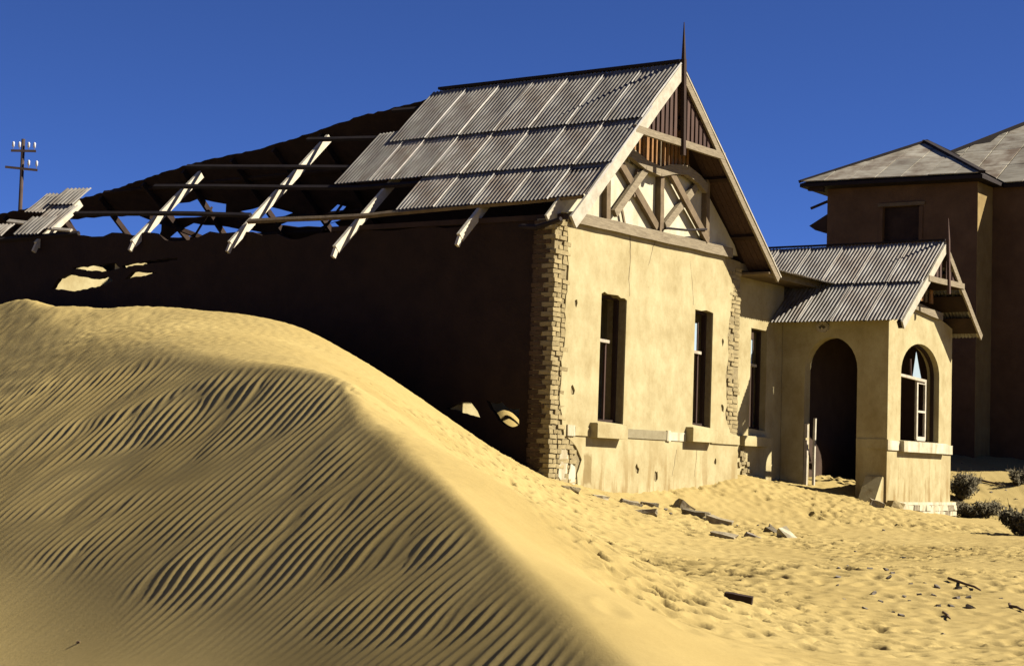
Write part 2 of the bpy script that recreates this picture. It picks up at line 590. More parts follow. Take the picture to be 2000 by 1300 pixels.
LAM = 0.135
ripple_tab = Table(-32, 32, 0.02, 0, 64, 0.1,
                   lambda kx, ky: np.exp(-((kx - 1 / LAM) / (0.19 / LAM)) ** 2 - (ky / 0.75) ** 2), 3)
warp_tab = Table(-32, 32, 0.25, 0, 64, 0.25, lambda kx, ky: np.exp(-((np.hypot(kx, ky) - 0.22) / 0.16) ** 2), 5).real()
hum_tab = Table(-8, 40, 0.05, 0, 64, 0.05, lambda kx, ky: np.exp(-((np.hypot(kx, ky) - 2.6) / 1.2) ** 2), 8).real()
hum2_tab = Table(-8, 40, 0.05, 0, 64, 0.05, lambda kx, ky: np.exp(-((np.hypot(kx, ky) - 5.6) / 2.0) ** 2), 9).real()
low_tab = Table(-32, 40, 0.3, 0, 72, 0.3, lambda kx, ky: np.exp(-((np.hypot(kx, ky) - 0.12) / 0.12) ** 2), 12).real()

_bb = np.linspace(-20, 60, 3201)
_th = np.radians(np.interp(_bb, [8.0, 9.5, 13.5, 15.0], [52, 48, 30, 26]) - 45)
_G = np.cumsum(np.tan(_th)) * (_bb[1] - _bb[0])

_ss = np.linspace(-60, 60, 2401)           # the ripples are wider apart higher up the dune
_s0 = -9.0 - float(np.interp(9.5, _bb, _G))
_lam = np.interp(_ss, [_s0 - 11.0, _s0 + 1.0], [1.65, 1.0])
_sf = np.cumsum(1.0 / _lam) * (_ss[1] - _ss[0])

# footprint trails and a slumped crack on the lit flank: spots given on the ground plan
TRAIL = [(1035, 1122), (1050, 1130), (1072, 1138), (1100, 1152), (1126, 1166), (1150, 1172), (1172, 1181), (1195, 1190),
         (1120, 1190), (1140, 1203), (1165, 1222), (1185, 1233), (1210, 1248), (1245, 1280), (1262, 1292), (1300, 1196), (1318, 1206), (1340, 1226), (1100, 1142),
         (1085, 1160), (1105, 1172)]
CRACK = [(650, 738), (700, 773), (760, 806), (830, 856), (890, 893), (950, 925), (1010, 958), (1072, 990)]


def smooth_height(X, Y):
    return base_height(X, Y)[0]


def spot(px, py, y0=9.0, y1=70.0):
    k = ray(px, py)
    ys = np.arange(y0, y1, 0.05)
    h = smooth_height(k[0] * ys, ys)
    below = np.nonzero(k[2] * ys <= h)[0]
    Y = ys[below[0]] if len(below) else y1
    return np.array([k[0] * Y, Y, float(h[below[0]]) if len(below) else 0.0])


def spots(pts):
    return [spot(*p) for p in pts]


def detail_height(X, Y, gf):
    """ripples on the shaded face (gf > 0) and churned sand on the right (gf < 0)"""
    qa, qb = (X - Y) * 0.70711, (X + Y) * 0.70711
    s = qa - np.interp(qb, _bb, _G) + 0.12 * warp_tab(qa * 0.22, qb) + 0.055 * warp_tab(qa * 0.5 + 7, qb * 2.6) + 0.022 * warp_tab(qa * 1.2 + 3, qb * 6)
    s = np.interp(s, _ss, _sf)
    z = ripple_tab(s, qb)
    ph = np.angle(z)
    am = np.abs(z)
    am = np.clip(0.35 + 0.75 * am / am.mean(), 0.4, 1.25)
    prof = 1 - np.abs(np.sin(ph / 2)) ** 1.15
    mask = np.clip((gf - 0.01) / 0.22, 0, 1)
    up = np.clip((31.5 + 0.8 * low_tab(X, Y) - Y) / 4.0, 0, 1)
    plane = F_plane(X, Y)
    lowm = np.clip((plane + 1.80 - 0.063 * (Y - 13.5) + 0.13 * low_tab(X * 1.7, Y * 1.7)) / 0.5, 0.10, 1)
    # patches along the middle of the bottom where the wind has wiped the ripples
    patch = np.clip(1.2 - 0.7 * np.exp(-(((X + 2.3) / 0.8) ** 2 + ((Y - 15.0) / 1.0) ** 2)), 0.3, 1)
    rip = 0.0148 * np.clip(1.0 + (_s0 - (qa - np.interp(qb, _bb, _G))) * 0.05, 0.9, 1.55) * prof * am * mask * up * lowm * patch
    right = np.clip((-gf - 1.1) / 0.9, 0, 1) * (Y > -2)
    u, v = uv_of(X, Y)
    right = np.where(v > 0.0, np.clip(right * np.clip((u - 6.5) / 1.0, 0, 1), 0, 1), right)
    h1 = hum_tab(X, Y)
    h2 = hum2_tab(X, Y)
    calm = np.clip(0.85 + 0.4 * low_tab(X * 1.4 + 9, Y * 1.4), 0.35, 1.3)
    ridge = 0.8 - np.abs(h1 + 0.35 * h2)
    hum = right * calm * (0.031 * ridge + 0.012 * np.minimum(h1, 0) + 0.007 * h2)
    top = np.clip((Y - 25) / 4, 0, 1) * np.clip((gf + 1.2) / 0.6, 0, 1) * (X < 0)
    hum += top * (0.0045 * h1 + 0.0016 * h2)
    soft = np.clip((-gf + 0.1) / 0.2, 0, 1) * (1 - right)
    hum += soft * 0.004 * h2 * np.clip((Y - 12) / 6, 0.2, 1)
    return rip + hum


def axis(segs):
    out = []
    for a, b, st in segs:
        n = max(1, int(round((b - a) / st)))
        out += list(np.linspace(a, b, n, endpoint=False))
    return np.array(out)


def build_ground():
    def geo(a, b, n, grow):  # spacing grows away from a
        t = (np.power(grow, np.arange(1, n + 1)) - 1) / (grow ** n - 1)
        return a + (b - a) * t
    xs = np.r_[geo(-14, -900, 26, 1.35)[::-1], axis([(-14, -11.4, .1), (-11.4, 1.4, .025), (1.4, 9, .04), (9, 13, .07), (13, 24, .25)]), 24, geo(24, 900, 26, 1.35)]
    ys = np.r_[geo(9, -500, 24, 1.4)[::-1], axis([(9, 10.5, .06), (10.5, 23, .02), (23, 30.5, .032), (30.5, 44, .10), (44, 70, .5)]), 70, geo(70, 1500, 26, 1.35)]
    X, Y = np.meshgrid(xs, ys)
    H, gf = base_height(X, Y)
    H = H + detail_height(X, Y, gf)
    for p in spots(TRAIL):
        if base_height(np.array([p[0]]), np.array([p[1]]))[1][0] > -0.35:
            continue
        m = (np.abs(X - p[0]) < 0.6) & (np.abs(Y - p[1]) < 0.9)
        d2 = ((X[m] - p[0]) / 0.075) ** 2 + ((Y[m] - p[1]) / 0.16) ** 2
        H[m] += -0.022 * np.exp(-d2) + 0.007 * np.exp(-((np.sqrt(d2) - 1.9) / 0.5) ** 2)
    ck = spots(CRACK)
    for a, b in zip(ck[:-1], ck[1:]):
        m = (X > min(a[0], b[0]) - .5) & (X < max(a[0], b[0]) + .5) & (Y > min(a[1], b[1]) - .5) & (Y < max(a[1], b[1]) + .5)
        ab = b[:2] - a[:2]
        L2 = ab @ ab
        t = np.clip(((X[m] - a[0]) * ab[0] + (Y[m] - a[1]) * ab[1]) / L2, 0, 1)
        d = np.hypot(X[m] - a[0] - t * ab[0], Y[m] - a[1] - t * ab[1]) + 0.02 * hum2_tab(X[m] * 2, Y[m] * 2)
        H[m] -= 0.028 * np.exp(-(d / 0.05) ** 2) * np.clip(0.5 + 0.7 * hum_tab(X[m], Y[m] * .7), 0, 1)
    ny, nx = X.shape
    co = np.stack([X, Y, H], -1).reshape(-1, 3).astype(np.float32)
    i = (np.arange(ny - 1)[:, None] * nx + np.arange(nx - 1)[None, :]).ravel()
    quads = np.stack([i, i + 1, i + nx + 1, i + nx], -1).astype(np.int32)
    me = bpy.data.meshes.new('sand_ground')
    me.vertices.add(len(co))
    me.vertices.foreach_set('co', co.ravel())
    me.loops.add(quads.size)
    me.loops.foreach_set('vertex_index', quads.ravel())
    me.polygons.add(len(quads))
    me.polygons.foreach_set('loop_start', np.arange(0, quads.size, 4, dtype=np.int32))
    me.polygons.foreach_set('loop_total', np.full(len(quads), 4, dtype=np.int32))
    me.polygons.foreach_set('use_smooth', np.ones(len(quads), dtype=bool))
    me.materials.append(M['sand'])
    me.update(calc_edges=True)
    o = put('sand_ground', me)
    tag(o, 'golden wind-rippled dune sloping down to trampled sand', None, None, 'structure')
    return o


build_ground()

# ------------------------------------------------------------------ the ruined house
house = empty('ruined_house', tuple(CORNER), HROT,
              'long derelict cream house with half-stripped corrugated roof and arched porch, buried by the dune', 'house')


def fv(v0):          # a wall facing the front: a = u, b = z, depth along v
    return lambda a, b, d: (a, v0 + d, b)


def fu(u0):          # a wall along the side: a = v, b = z, depth along u
    return lambda a, b, d: (u0 + d, a, b)


ROOF_A, ROOF_B = 4.634, 0.913          # left slope: z = A + B u
APEX_U = 3.25
APEX_Z = ROOF_A + ROOF_B * APEX_U
ROOF_R = 0.81                          # right slope falls at this rate
def zl(u): return ROOF_A + ROOF_B * u
def zr(u): return APEX_Z - ROOF_R * (u - APEX_U)

WIN1 = [(1.50, 1.03), (2.37, 1.0), (2.39, 3.22), (2.30, 3.25), (2.18, 3.24), (2.08, 3.28), (1.72, 3.27), (1.62, 3.30), (1.52, 3.26)]
WIN2 = [(4.94, 1.09), (5.67, 1.05), (5.68, 3.28), (5.40, 3.31), (5.20, 3.28), (4.95, 3.29)]

# core of the gable wall, with the openings
core = MB()
core.slab([(0.012, -1.6), (6.84, -1.6), (6.84, 4.40), (6.20, 4.44), (0.012, 4.40)], [WIN1, WIN2], fv(0.030), 0, 0.37)
gable_wall = core.build('gable_wall', M['mortar'], house)

# plaster skin with its broken edges
left_edge = [(0.62, -1.0), (0.95, -.35), (0.88, 0.1), (1.02, 0.35), (0.74, 0.62), (0.44, 0.74), (0.36, 1.0), (0.26, 1.35), (0.30, 1.75), (0.28, 2.0), (0.37, 2.35), (0.36, 2.9), (0.42, 3.5), (0.38, 4.05), (0.36, 4.42)]
right_edge = [(6.12, 4.43), (6.30, 4.1), (6.52, 3.85), (6.40, 3.4), (6.30, 2.9), (6.36, 2.5), (6.24, 2.1), (6.34, 1.6), (6.28, 1.3), (6.50, 1.0), (6.855, 0.93), (6.855, 0.3), (6.855, -1.0)]
sk = MB()
outline = jag(left_edge, 0.09, 0.022, False, 3) + jag(right_edge, 0.09, 0.022, False, 4)
def chip_hole(cu, cz, r_, seed):
    q = random.Random(seed)
    return [(cu + r_ * q.uniform(.5, 1.1) * math.cos(t * .7854) * .8, cz + r_ * q.uniform(.5, 1.2) * math.sin(t * .7854)) for t in range(8)]
CHIPS = [chip_hole(*c) for c in ((2.9, .22, .10, 2), (3.6, .10, .13, 3), (6.16, 1.45, .10, 4), (5.9, .40, .07, 5), (.66, 1.52, .10, 6), (6.10, 2.75, .09, 7), (.70, 3.02, .08, 8))]
sk.slab(outline, [WIN1, WIN2] + CHIPS, fv(0), 0, 0.029)
sk.build('plaster_skin', M['plaster'], gable_wall)
# patches of plaster left on the broken foot
pm = MB()
pm.slab(jag([(0.30, 0.05), (0.52, -.1), (0.60, .3), (0.50, .62), (0.33, .45)], 0.07, 0.02, True, 9), [], fv(0.004), 0, 0.025)
pm.slab(jag([(0.70, -.5), (0.86, -.4), (0.82, .22), (0.68, .30), (0.62, 0.0)], 0.07, 0.02, True, 10), [], fv(0.004), 0, 0.025)
pm.build('plaster_patch', M['pale_plaster'], gable_wall)

# bricks that the fallen plaster has laid bare
def brick_meshes(lx, ly, lz, n=8, j=0.007):
    out = []
    for k in range(n):
        mb = MB()
        mb.box(0, lx, 0, ly, 0, lz, j)
        me = mesh('brick', mb.v, mb.f, M['brick'])
        out.append(me)
    return out

BR = brick_meshes(0.235, 0.12, 0.068)
BRH = brick_meshes(0.115, 0.24, 0.068)
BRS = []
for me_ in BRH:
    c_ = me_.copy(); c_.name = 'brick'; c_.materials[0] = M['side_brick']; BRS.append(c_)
def put_brick(me, u, v, z, parent, rot=0.0):
    if random.random() < .07:
        return None
    v += random.choice((0.004, 0.004, .008, .014))
    o = link(bpy.data.objects.new('brick', me))
    o.parent = parent
    o.location = (u + random.uniform(-.012, .012), v + random.uniform(-.012, .006), z)
    o.rotation_euler = (random.uniform(-.02, .02), random.uniform(-.02, .02), rot + random.uniform(-.03, .03))
    o.scale = (random.uniform(.92, 1.05), 1, random.uniform(.92, 1.10))
    return o

z = -0.30
row = 0
while z < 4.34:
    u = -0.01 if row % 2 == 0 else -0.01
    lim = 0.33 if z > 0.7 else 0.70
    first = True
    while u < lim:
        if (row % 2 == 0) == first:
            put_brick(random.choice(BR), u, random.uniform(-.010, .012), z, gable_wall)
            u += 0.250
        else:
            put_brick(random.choice(BRH), u, random.uniform(-.010, .012), z, gable_wall)
            u += 0.128
        first = False if u > .3 else first
        if random.random() < 0.12: u += 0.02
    z += 0.082
    row += 1
z = 1.0
row = 0
while z < 4.2:
    lo = 6.27 if z < 3.5 else 6.5
    u = 6.62
    put_brick(random.choice(BR), u, random.uniform(.0, .022), z, gable_wall)
    if row % 2 == 0:
        put_brick(random.choice(BRH), 6.49, random.uniform(.0, .022), z, gable_wall)
        put_brick(random.choice(BRH), 6.36, random.uniform(.0, .026), z, gable_wall)
    else:
        put_brick(random.choice(BR), 6.37, random.uniform(.0, .026), z, gable_wall)
    z += 0.082
    row += 1

# windows of the gable front
def window(parent, u0, u1, z0, z1, v, pane, transom, half):
    f = MB()
    t = 0.055
    f.box(u0 - .01, u0 + t, v, v + .08, z0, z1 + .02)
    f.box(u1 - t, u1 + .01, v + .002, v + .082, z0, z1 + .02)
    f.box(u0 + t, u1 - t, v + .001, v + .081, z1 - t, z1 + .02)
    f.box(u0 + t, u1 - t, v + .001, v + .081, z0, z0 + .05)
    w = f.build('window', M['dark_wood'], parent)
    zt = z0 + (z1 - z0) * 0.64
    mid = u0 + (u1 - u0) * half
    tr = MB()
    tr.bar((u0 + .02, v - .02, zt), (mid + .02, v - .025, zt - .012), 0.06, 0.055, seg=2, wob=.004)
    tr.build('transom', M['white'], w)
    mu = MB()
    mu.bar((mid, v + .03, z0 + .03), (mid + .005, v + .03, zt), 0.04, 0.04, up=(0, 1, 0))
    mu.build('mullion', M['slat_wood'], w)
    if pane:
        g = MB()
        g.box(pane[0], pane[1], v + .012, v + .016, pane[2], pane[3])
        g.build('pane', M['glass'], w)
        b = MB()
        b.box(pane[1], pane[1] + .03, v - .004, v + .04, pane[2] - .03, pane[3] + .02)
        b.build('glazing_bar', M['slat_wood'], w)
    return w

w1 = window(gable_wall, 1.50, 2.38, 1.02, 3.27, 0.16, None, 1, 0.55)
w2 = window(gable_wall, 4.94, 5.67, 1.08, 3.29, 0.14, (5.00, 5.32, 2.52, 3.05), 1, 0.60)


def sill(name, u0, u1, z0, z1, v0, v1, parent, m=None):
    b = MB()
    b.box(u0, u1, v0, v1, z0, z1 - .012, 0.004)
    b.box(u0 + .012, u1 - .012, v0 + .015, v1, z1 - .014, z1 + .006, 0.003)
    return b.build(name, m or M['white'], parent)

sill('sill', 1.24, 2.26, 0.735, 0.985, -0.17, 0.10, w1, M['plaster'])
sill('sill', 4.68, 5.66, 0.765, 1.03, -0.17, 0.10, w2, M['plaster'])

# string course
for a, b_, m, pr, z0, z1 in ((0.50, 0.74, 'pale_plaster', .028, .74, .93), (0.755, 1.22, 'plaster', .022, .755, .90), (2.32, 3.92, 'band', .020, .765, .93),
                             (3.93, 4.06, 'pale_plaster', .032, .75, .945), (4.07, 4.66, 'pale_plaster', .020, .76, .92), (5.68, 6.86, 'plaster', .034, .755, .93)):
    s_ = MB()
    s_.box(a, b_, -pr, 0.02, z0, z1, 0.004)
    s_.build('string_course', M[m], gable_wall)

# cracks running down the plaster
def crack(pts, w, parent, v=-0.002):
    vs, fs = [], []
    for i, (u, z_) in enumerate(pts):
        ww = w * (1 - 0.7 * i / len(pts)) * random.uniform(.5, 1.2)
        vs += [(u - ww / 2, v, z_), (u + ww / 2, v, z_)]
    for i in range(len(pts) - 1):
        fs.append((2 * i, 2 * i + 1, 2 * i + 3, 2 * i + 2))
    m = MB().add(vs, fs)
    return m.build('crack', M['crack'], parent, fix=False)

crack(jag([(2.44, 4.43), (2.47, 4.0), (2.44, 3.7), (2.48, 3.3)], .09, .014, False, 21), .026, gable_wall)
crack(jag([(3.35, 4.42), (3.22, 4.15), (3.12, 3.93)], .07, .012, False, 22), .022, gable_wall)
crack(jag([(4.86, 3.36), (4.80, 3.8), (4.70, 4.2)], .09, .012, False, 23), .010, gable_wall)
crack(jag([(4.35, .60), (4.28, .3), (4.2, .1)], .07, .012, False, 24), .014, gable_wall)
crack(jag([(5.15, .62), (5.1, .3), (5.08, .1)], .07, .012, False, 25), .012, gable_wall)

# half-timbered gable: sill beam, posts, braces, panels
tb = MB()
tb.bar((0.40, -.03, 4.46), (3.2, -.03, 4.49), .12, .19, seg=6, wob=.006)
tb.build('sill_beam', M['grey_wood'], house)
tb = MB()
tb.bar((3.2, -.028, 4.49), (6.28, -.03, 4.52), .12, .19, seg=6, wob=.006)
tb.build('sill_beam', M['grey_wood'], house)
gp = MB()
gp.slab(jag([(0.10, 4.52), (6.75, 4.52), (6.6, 4.72), (5.05, 5.86), (3.9, 5.72), (3.1, 5.66), (2.3, 5.72), (1.36, 5.70)], .25, .01, True, 5), [], fv(0.05), 0, 0.12)
gable_panel = gp.build('gable_panel', M['pale_plaster'], house)
for p0, p1, m, v in (((1.58, 4.56), (1.55, 5.80), 'timber', 0.0), ((3.45, 4.56), (3.45, 5.78), 'timber', -.01), ((5.27, 4.56), (5.24, 5.82), 'timber', 0.0)):
    b = MB()
    b.bar((p0[0], v, p0[1]), (p1[0], v, p1[1]), .13, .13, up=(0, 1, 0), seg=3, wob=.006)
    b.build('post', M[m], house)
for p0, p1, m, v in (((1.93, 5.68), (3.36, 4.66), 'timber', -.012), ((1.78, 4.70), (2.86, 5.68), 'grey_wood', -.055), ((3.68, 5.78), (5.24, 4.64), 'timber', -.062), ((3.66, 4.72), (5.02, 5.80), 'grey_wood', -.014)):
    b = MB()
    b.bar((p0[0], v, p0[1]), (p1[0], v, p1[1]), .15, .075, up=(0, 1, 0), seg=4, wob=.005)
    b.build('brace', M[m], house)
b = MB(); b.bar((2.62, -.012, 5.62), (2.50, -.012, 5.10), .05, .05, up=(0, 1, 0)); b.build('brace_stub', M['timber'], house)
b = MB(); b.bar((2.05, -.012, 4.95), (2.22, -.012, 4.56), .05, .03, up=(0, 1, 0)); b.build('brace_stub', M['timber'], house)
b = MB(); b.tube([(3.5, -.12, 4.66), (4.3, -.13, 4.72), (5.1, -.12, 4.84)], [.022, .022, .022], 6); b.build('iron_bar', M['tar'], house)
# curved collar brace above the panels
arch = MB()
pts = [(1.50, 5.80), (2.2, 5.86), (2.75, 5.72), (3.3, 5.68), (3.8, 5.80), (4.3, 5.86), (4.75, 5.76), (5.10, 5.62)]
for a, b_ in zip(pts[:-1], pts[1:]):
    arch.bar((a[0], -.08, a[1]), (b_[0], -.08, b_[1]), .18, .10, up=(0, 1, 0))
arch.build('arch_beam', M['grey_wood'], house)
# row of short orange boards behind the collar
u = 1.95
while u < 4.6:
    top = min(zl(u) - .15, zr(u) - .15, 6.62)
    b = MB()
    b.box(u, u + .085, .02, .05, 5.78 + random.uniform(-.03, .03), top, .004)
    b.build('short_board', M['orange_wood'] if random.random() < .8 else M['timber'], house)
    u += 0.150
b = MB(); b.slab([(1.5, 5.72), (5.0, 5.72), (4.3, 6.6), (2.1, 6.6)], [], fv(0.10), 0, .03); b.build('gable_lining', M['pale_plaster'], house)

# collar, slats, king post with finial in the verge plane
VG = -0.5
b = MB(); b.bar((1.62, VG - .02, 6.16), (4.98, VG - .02, 6.20), .07, .13, seg=5, wob=.006); b.build('collar_beam', M['grey_wood'], house)
u = 1.80
while u < 4.75:
    top = min(zl(u + .03), zr(u + .07)) - .16
    if top > 6.30 and abs(u + .05 - APEX_U) > .07:
        b = MB()
        b.box(u, u + .095, VG + .005, VG + .03, 6.235, top, .003)
        b.build('slat', M['slat_wood'], house)
    u += 0.160
b = MB()
b.bar((APEX_U + .06, VG - .06, 5.95), (APEX_U, VG - .06, 7.72), .085, .075, up=(0, 1, 0), seg=3, wob=.004)
b.bar((APEX_U, VG - .06, 7.72), (APEX_U - .02, VG - .06, 8.40), .07, .06, up=(0, 1, 0), w1=.012, h1=.012)
b.build('king_post', M['dark_wood'], house)

# barge boards
def on_left(u, v, d=0.0):      # d above the left roof plane
    n = Vector((-ROOF_B, 0, 1)).normalized()
    return Vector((u, v, zl(u))) + n * d

def on_right(u, v, d=0.0):
    n = Vector((ROOF_R, 0, 1)).normalized()
    return Vector((u, v, zr(u))) + n * d

nL = Vector((-ROOF_B, 0, 1)).normalized()
nR = Vector((ROOF_R, 0, 1)).normalized()
b = MB(); b.bar(on_left(-.36, VG - .03, -.07), on_left(APEX_U - .02, VG - .03, -.07), .045, .24, up=nL, seg=8, wob=.005); b.build('barge_board', M['pale_wood'], house)
b = MB(); b.bar(on_right(APEX_U + .03, VG - .03, -.09), on_right(7.48, VG - .03, -.09), .045, .17, up=nR, seg=8, wob=.006); b.build('barge_board', M['grey_wood'], house)
b = MB(); b.bar(on_right(APEX_U + .03, VG - .005, -.015), on_right(7.50, VG - .005, -.015), .12, .03, up=nR, seg=8, wob=.004); b.build('verge_strip', M['pale_wood'], house)
b = MB(); b.bar(on_left(-.26, .05, -.10), on_left(.55, .05, -.10), .04, .22, up=nL); b.build('eave_bracket', M['pale_wood'], house)
b = MB(); b.tube([(-.42, -.36, 4.30), (-.34, .15, 4.20), (-.20, .6, 4.25)], [.04, .05, .04], 8); b.build('gutter_stub', M['tar'], house)

# soffit under the right verge and slope
sf = MB()
for k in range(5):
    v0 = VG + .0 + k * .115
    sf.bar(on_right(APEX_U + .15, v0 + .05, -.045), on_right(7.42, v0 + .05, -.045), .108, .02, up=nR)
sf.build('soffit_boarding', M['slat_wood'], house)
for u_ in (4.15, 5.35, 6.55):
    b = MB(); b.bar(on_right(u_, VG + .02, -.10), on_right(u_, 5.0, -.10), .09, .08, up=nR); b.build('purlin', M['dark_wood'], house)
b = MB(); b.box(7.05, 7.45, VG, 2.0, 4.18, 4.22); b.build('eave_soffit', M['timber'], house)

# ------------------------------------------------------------------ corrugated sheets
def corrugated(w, L, period=0.0843, amp=0.0145, nl=5, seg=8):
    n = int(round(w / period * seg))
    vs, fs = [], []
    for j in range(nl + 1):
        y = L * j / nl
        for i in range(n + 1):
            x = w * i / n
            vs.append((x, y, amp * math.cos(2 * math.pi * x / period)))
    for j in range(nl):
        for i in range(n):
            a = j * (n + 1) + i
            fs.append((a, a + 1, a + n + 2, a + n + 1))
    # the turned-down leading edge of the sheet
    b = len(vs)
    for j in range(nl + 1):
        p = vs[j * (n + 1)]
        vs += [(p[0] - .001, p[1], p[2] + .002), (p[0] - .010, p[1], p[2] - .028)]
    for j in range(nl):
        fs.append((b + 2 * j, b + 2 * j + 2, b + 2 * j + 3, b + 2 * j + 1))
    return vs, fs

SHEETS = {}
def sheet_mesh(w, L, m='sheet', period=.0843, amp=.0145):
    k = (round(w, 3), round(L, 3), m, period)
    if k not in SHEETS:
        variants = []
        for q in range(3):
            vs, fs = corrugated(w, L, period, amp)
            bow = random.uniform(-.012, .012)
            tw = random.uniform(-.010, .010)
            vs = [(x, y + (random.uniform(-.012, .012) if y in (0, L) else 0) * 0 , z + bow * math.sin(math.pi * y / L) + tw * (x / w - .5) * (y / L - .5)
                   + .006 * noise.noise(Vector((x * 3 + q * 9, y * 3, L)))) for x, y, z in vs]
            variants.append(mesh('roof_sheet', vs, fs, M[m], True))
        SHEETS[k] = variants
    return random.choice(SHEETS[k])


def basis(X, Yv, Z, o):
    return Matrix(((X[0], Yv[0], Z[0], o[0]), (X[1], Yv[1], Z[1], o[1]), (X[2], Yv[2], Z[2], o[2]), (0, 0, 0, 1)))

dsL = Vector((-1, 0, -ROOF_B)).normalized()
def left_sheet(u_top, v0, L, w=0.86, lift=0.0, tilt=0.0, roll=0.0, spin=0.0, m='sheet', name='roof_sheet', period=.0843, amp=.0145):
    o = put(name, sheet_mesh(w, L, m, period, amp), house)
    B = basis(Vector((0, 1, 0)), dsL, nL, on_left(u_top, v0, .03 + lift))
    o.matrix_local = B @ Matrix.Rotation(spin, 4, 'Z') @ Matrix.Rotation(tilt, 4, 'X') @ Matrix.Rotation(roll, 4, 'Y')
    return o

# three courses on the left slope; the laps read as dark and bright lines
for col in range(8):
    v0 = -0.55 + 0.80 * col
    if col < 7:
        left_sheet(APEX_U - .02 , v0, 1.86, lift=.044, tilt=R_(.35), roll=R_(random.uniform(.75, 1.35)), spin=random.uniform(-.008, .008))
    if col < 8 and v0 < 5.2:
        left_sheet(2.17, v0 - (.02 if col < 7 else .30), 1.80 + (.0 if col < 6 else 0), lift=.022, tilt=R_(.35), roll=R_(random.uniform(.75, 1.35)), spin=random.uniform(-.008, .008))
    if col < 5:
        left_sheet(1.02, v0, 1.27 - .06 * (col < 1), lift=.0, tilt=R_(.35), roll=R_(random.uniform(.75, 1.35)), spin=random.uniform(-.006, .006))
# ridge capping
rc = MB(); rc.bar((APEX_U, -.52, APEX_Z + .085), (APEX_U + .02, 5.0, APEX_Z + .085), .17, .05, seg=8, wob=.006)
rc.build('ridge_cap', M['tar'], house)

# loose sheets left at the far end
left_sheet(1.17, 13.45, .72, w=.60, lift=.05, tilt=R_(1), roll=R_(-1), spin=-.10, period=.125, amp=.024)
left_sheet(1.26, 12.72, .62, w=.76, lift=.06, tilt=R_(1), roll=R_(-1), spin=-.06, period=.125, amp=.024)
left_sheet(0.80, 12.62, .86, w=.76, lift=.03, tilt=R_(1), roll=R_(-1), spin=-.05, period=.125, amp=.024)
left_sheet(0.50, 12.88, .66, w=.76, lift=.05, tilt=R_(1), roll=R_(-1), spin=-.03, period=.125, amp=.024)
left_sheet(0.38, 14.08, .45, w=.60, lift=.04, tilt=R_(1), roll=R_(-1), spin=-.05, period=.125, amp=.024)
left_sheet(0.36, 14.70, .45, w=.60, lift=.04, tilt=R_(1), roll=R_(-1), spin=-.02, period=.125, amp=.024)
b = MB(); b.bar(on_left(.50, 14.45, .06), on_left(.40, 13.75, .06), .09, .04, up=nL); b.build('batten', M['rafter'], house)
b = MB(); b.bar(on_left(.20, 12.8, .05), on_left(.10, 12.0, .05), .07, .04, up=nL); b.build('batten', M['rafter'], house)

# rafters of the left slope, bare where the sheets are gone
def rafter(v, u0, u1, m='rafter', w=.07, h=.16, d=-.125):
    b = MB()
    b.bar(on_left(u0, v, d), on_left(u1, v + .02, d), w, h, up=nL, seg=5, wob=.004)
    p = on_left(u0, v, d)
    b.bar(p, p + Vector((-.07, 0, -.15)), w * .8, .09, up=nL)
    return b.build('rafter', M[m], house)

rafter(1.70, -.50, 3.1)
rafter(4.36, -.62, 3.1)
rafter(7.18, -.36, 2.40)
rafter(10.0, -.18, 1.66)
rafter(13.0, -.05, 1.1)
rafter(15.8, -.24, 0.9)
rafter(18.6, -.24, 0.9)
# purlins lie across them, sagging
def purlin(pts, w=.08, h=.065, m='tar'):
    b = MB()
    for a, c in zip(pts[:-1], pts[1:]):
        b.bar(on_left(a[0], a[1], -.016), on_left(c[0], c[1], -.016), w, h, up=nL, seg=3, wob=.006)
    return b.build('purlin', M[m], house)

purlin([(2.88, 5.9), (2.85, 5.0), (2.85, -.4)])
purlin([(2.27, 7.6), (2.08, 5.3), (2.05, -.4)])
purlin([(1.80, 10.5), (1.29, 5.2), (1.25, -.4)])
purlin([(1.28, 10.9), (.77, 4.97), (.75, -.4)])
purlin([(.66, 12.6), (.46, 9.6), (.25, 7.2)])
purlin([(.09, 7.1), (.03, 4.24), (.06, 3.4)], m='timber')
purlin([(.06, 3.4), (.16, -.4)], m='timber')
purlin([(.10, 20.0), (.05, 14.0), (.08, 11.8)])
b = MB(); b.bar((0.14, -.1, 4.43), (0.14, 5.0, 4.45), .14, .09, seg=3, wob=.004); b.build('wall_plate', M['dark_wood'], house)

# far slope seen from below: boarded lining with its holes, rafters, sheets on top
top_edge = [(-.45, 0.08), (4.98, 0.05), (7.31, .28), (8.93, .53), (10.6, .75), (12.25, .87), (13.5, 1.02), (16.5, 1.46), (20.2, 1.72), (22.0, 1.9)]
holes = [[(17.9, 1.98), (14.55, 2.00), (15.4, 2.62), (18.1, 2.60)],
         [(14.35, 1.86), (13.2, 1.72), (12.5, 1.90), (12.75, 2.16), (14.4, 2.16)],
         [(15.0, 2.62), (13.9, 2.30), (12.0, 2.64), (12.9, 2.74)],
         [(12.25, 2.10), (11.4, 2.00), (10.7, 2.22), (11.6, 2.36)],
         [(11.55, 2.50), (10.0, 2.30), (9.3, 2.42), (10.2, 2.60)],
         [(9.75, 2.30), (9.3, 2.10), (9.1, 2.16), (9.5, 2.36)],
         [(9.25, 2.86), (8.75, 2.76), (8.72, 2.96)],
         [(10.05, 2.56), (9.7, 2.50), (9.55, 2.86), (9.95, 2.80)]]
def on_far(du, v, d=0.0):
    return on_right(APEX_U + du, v, d)

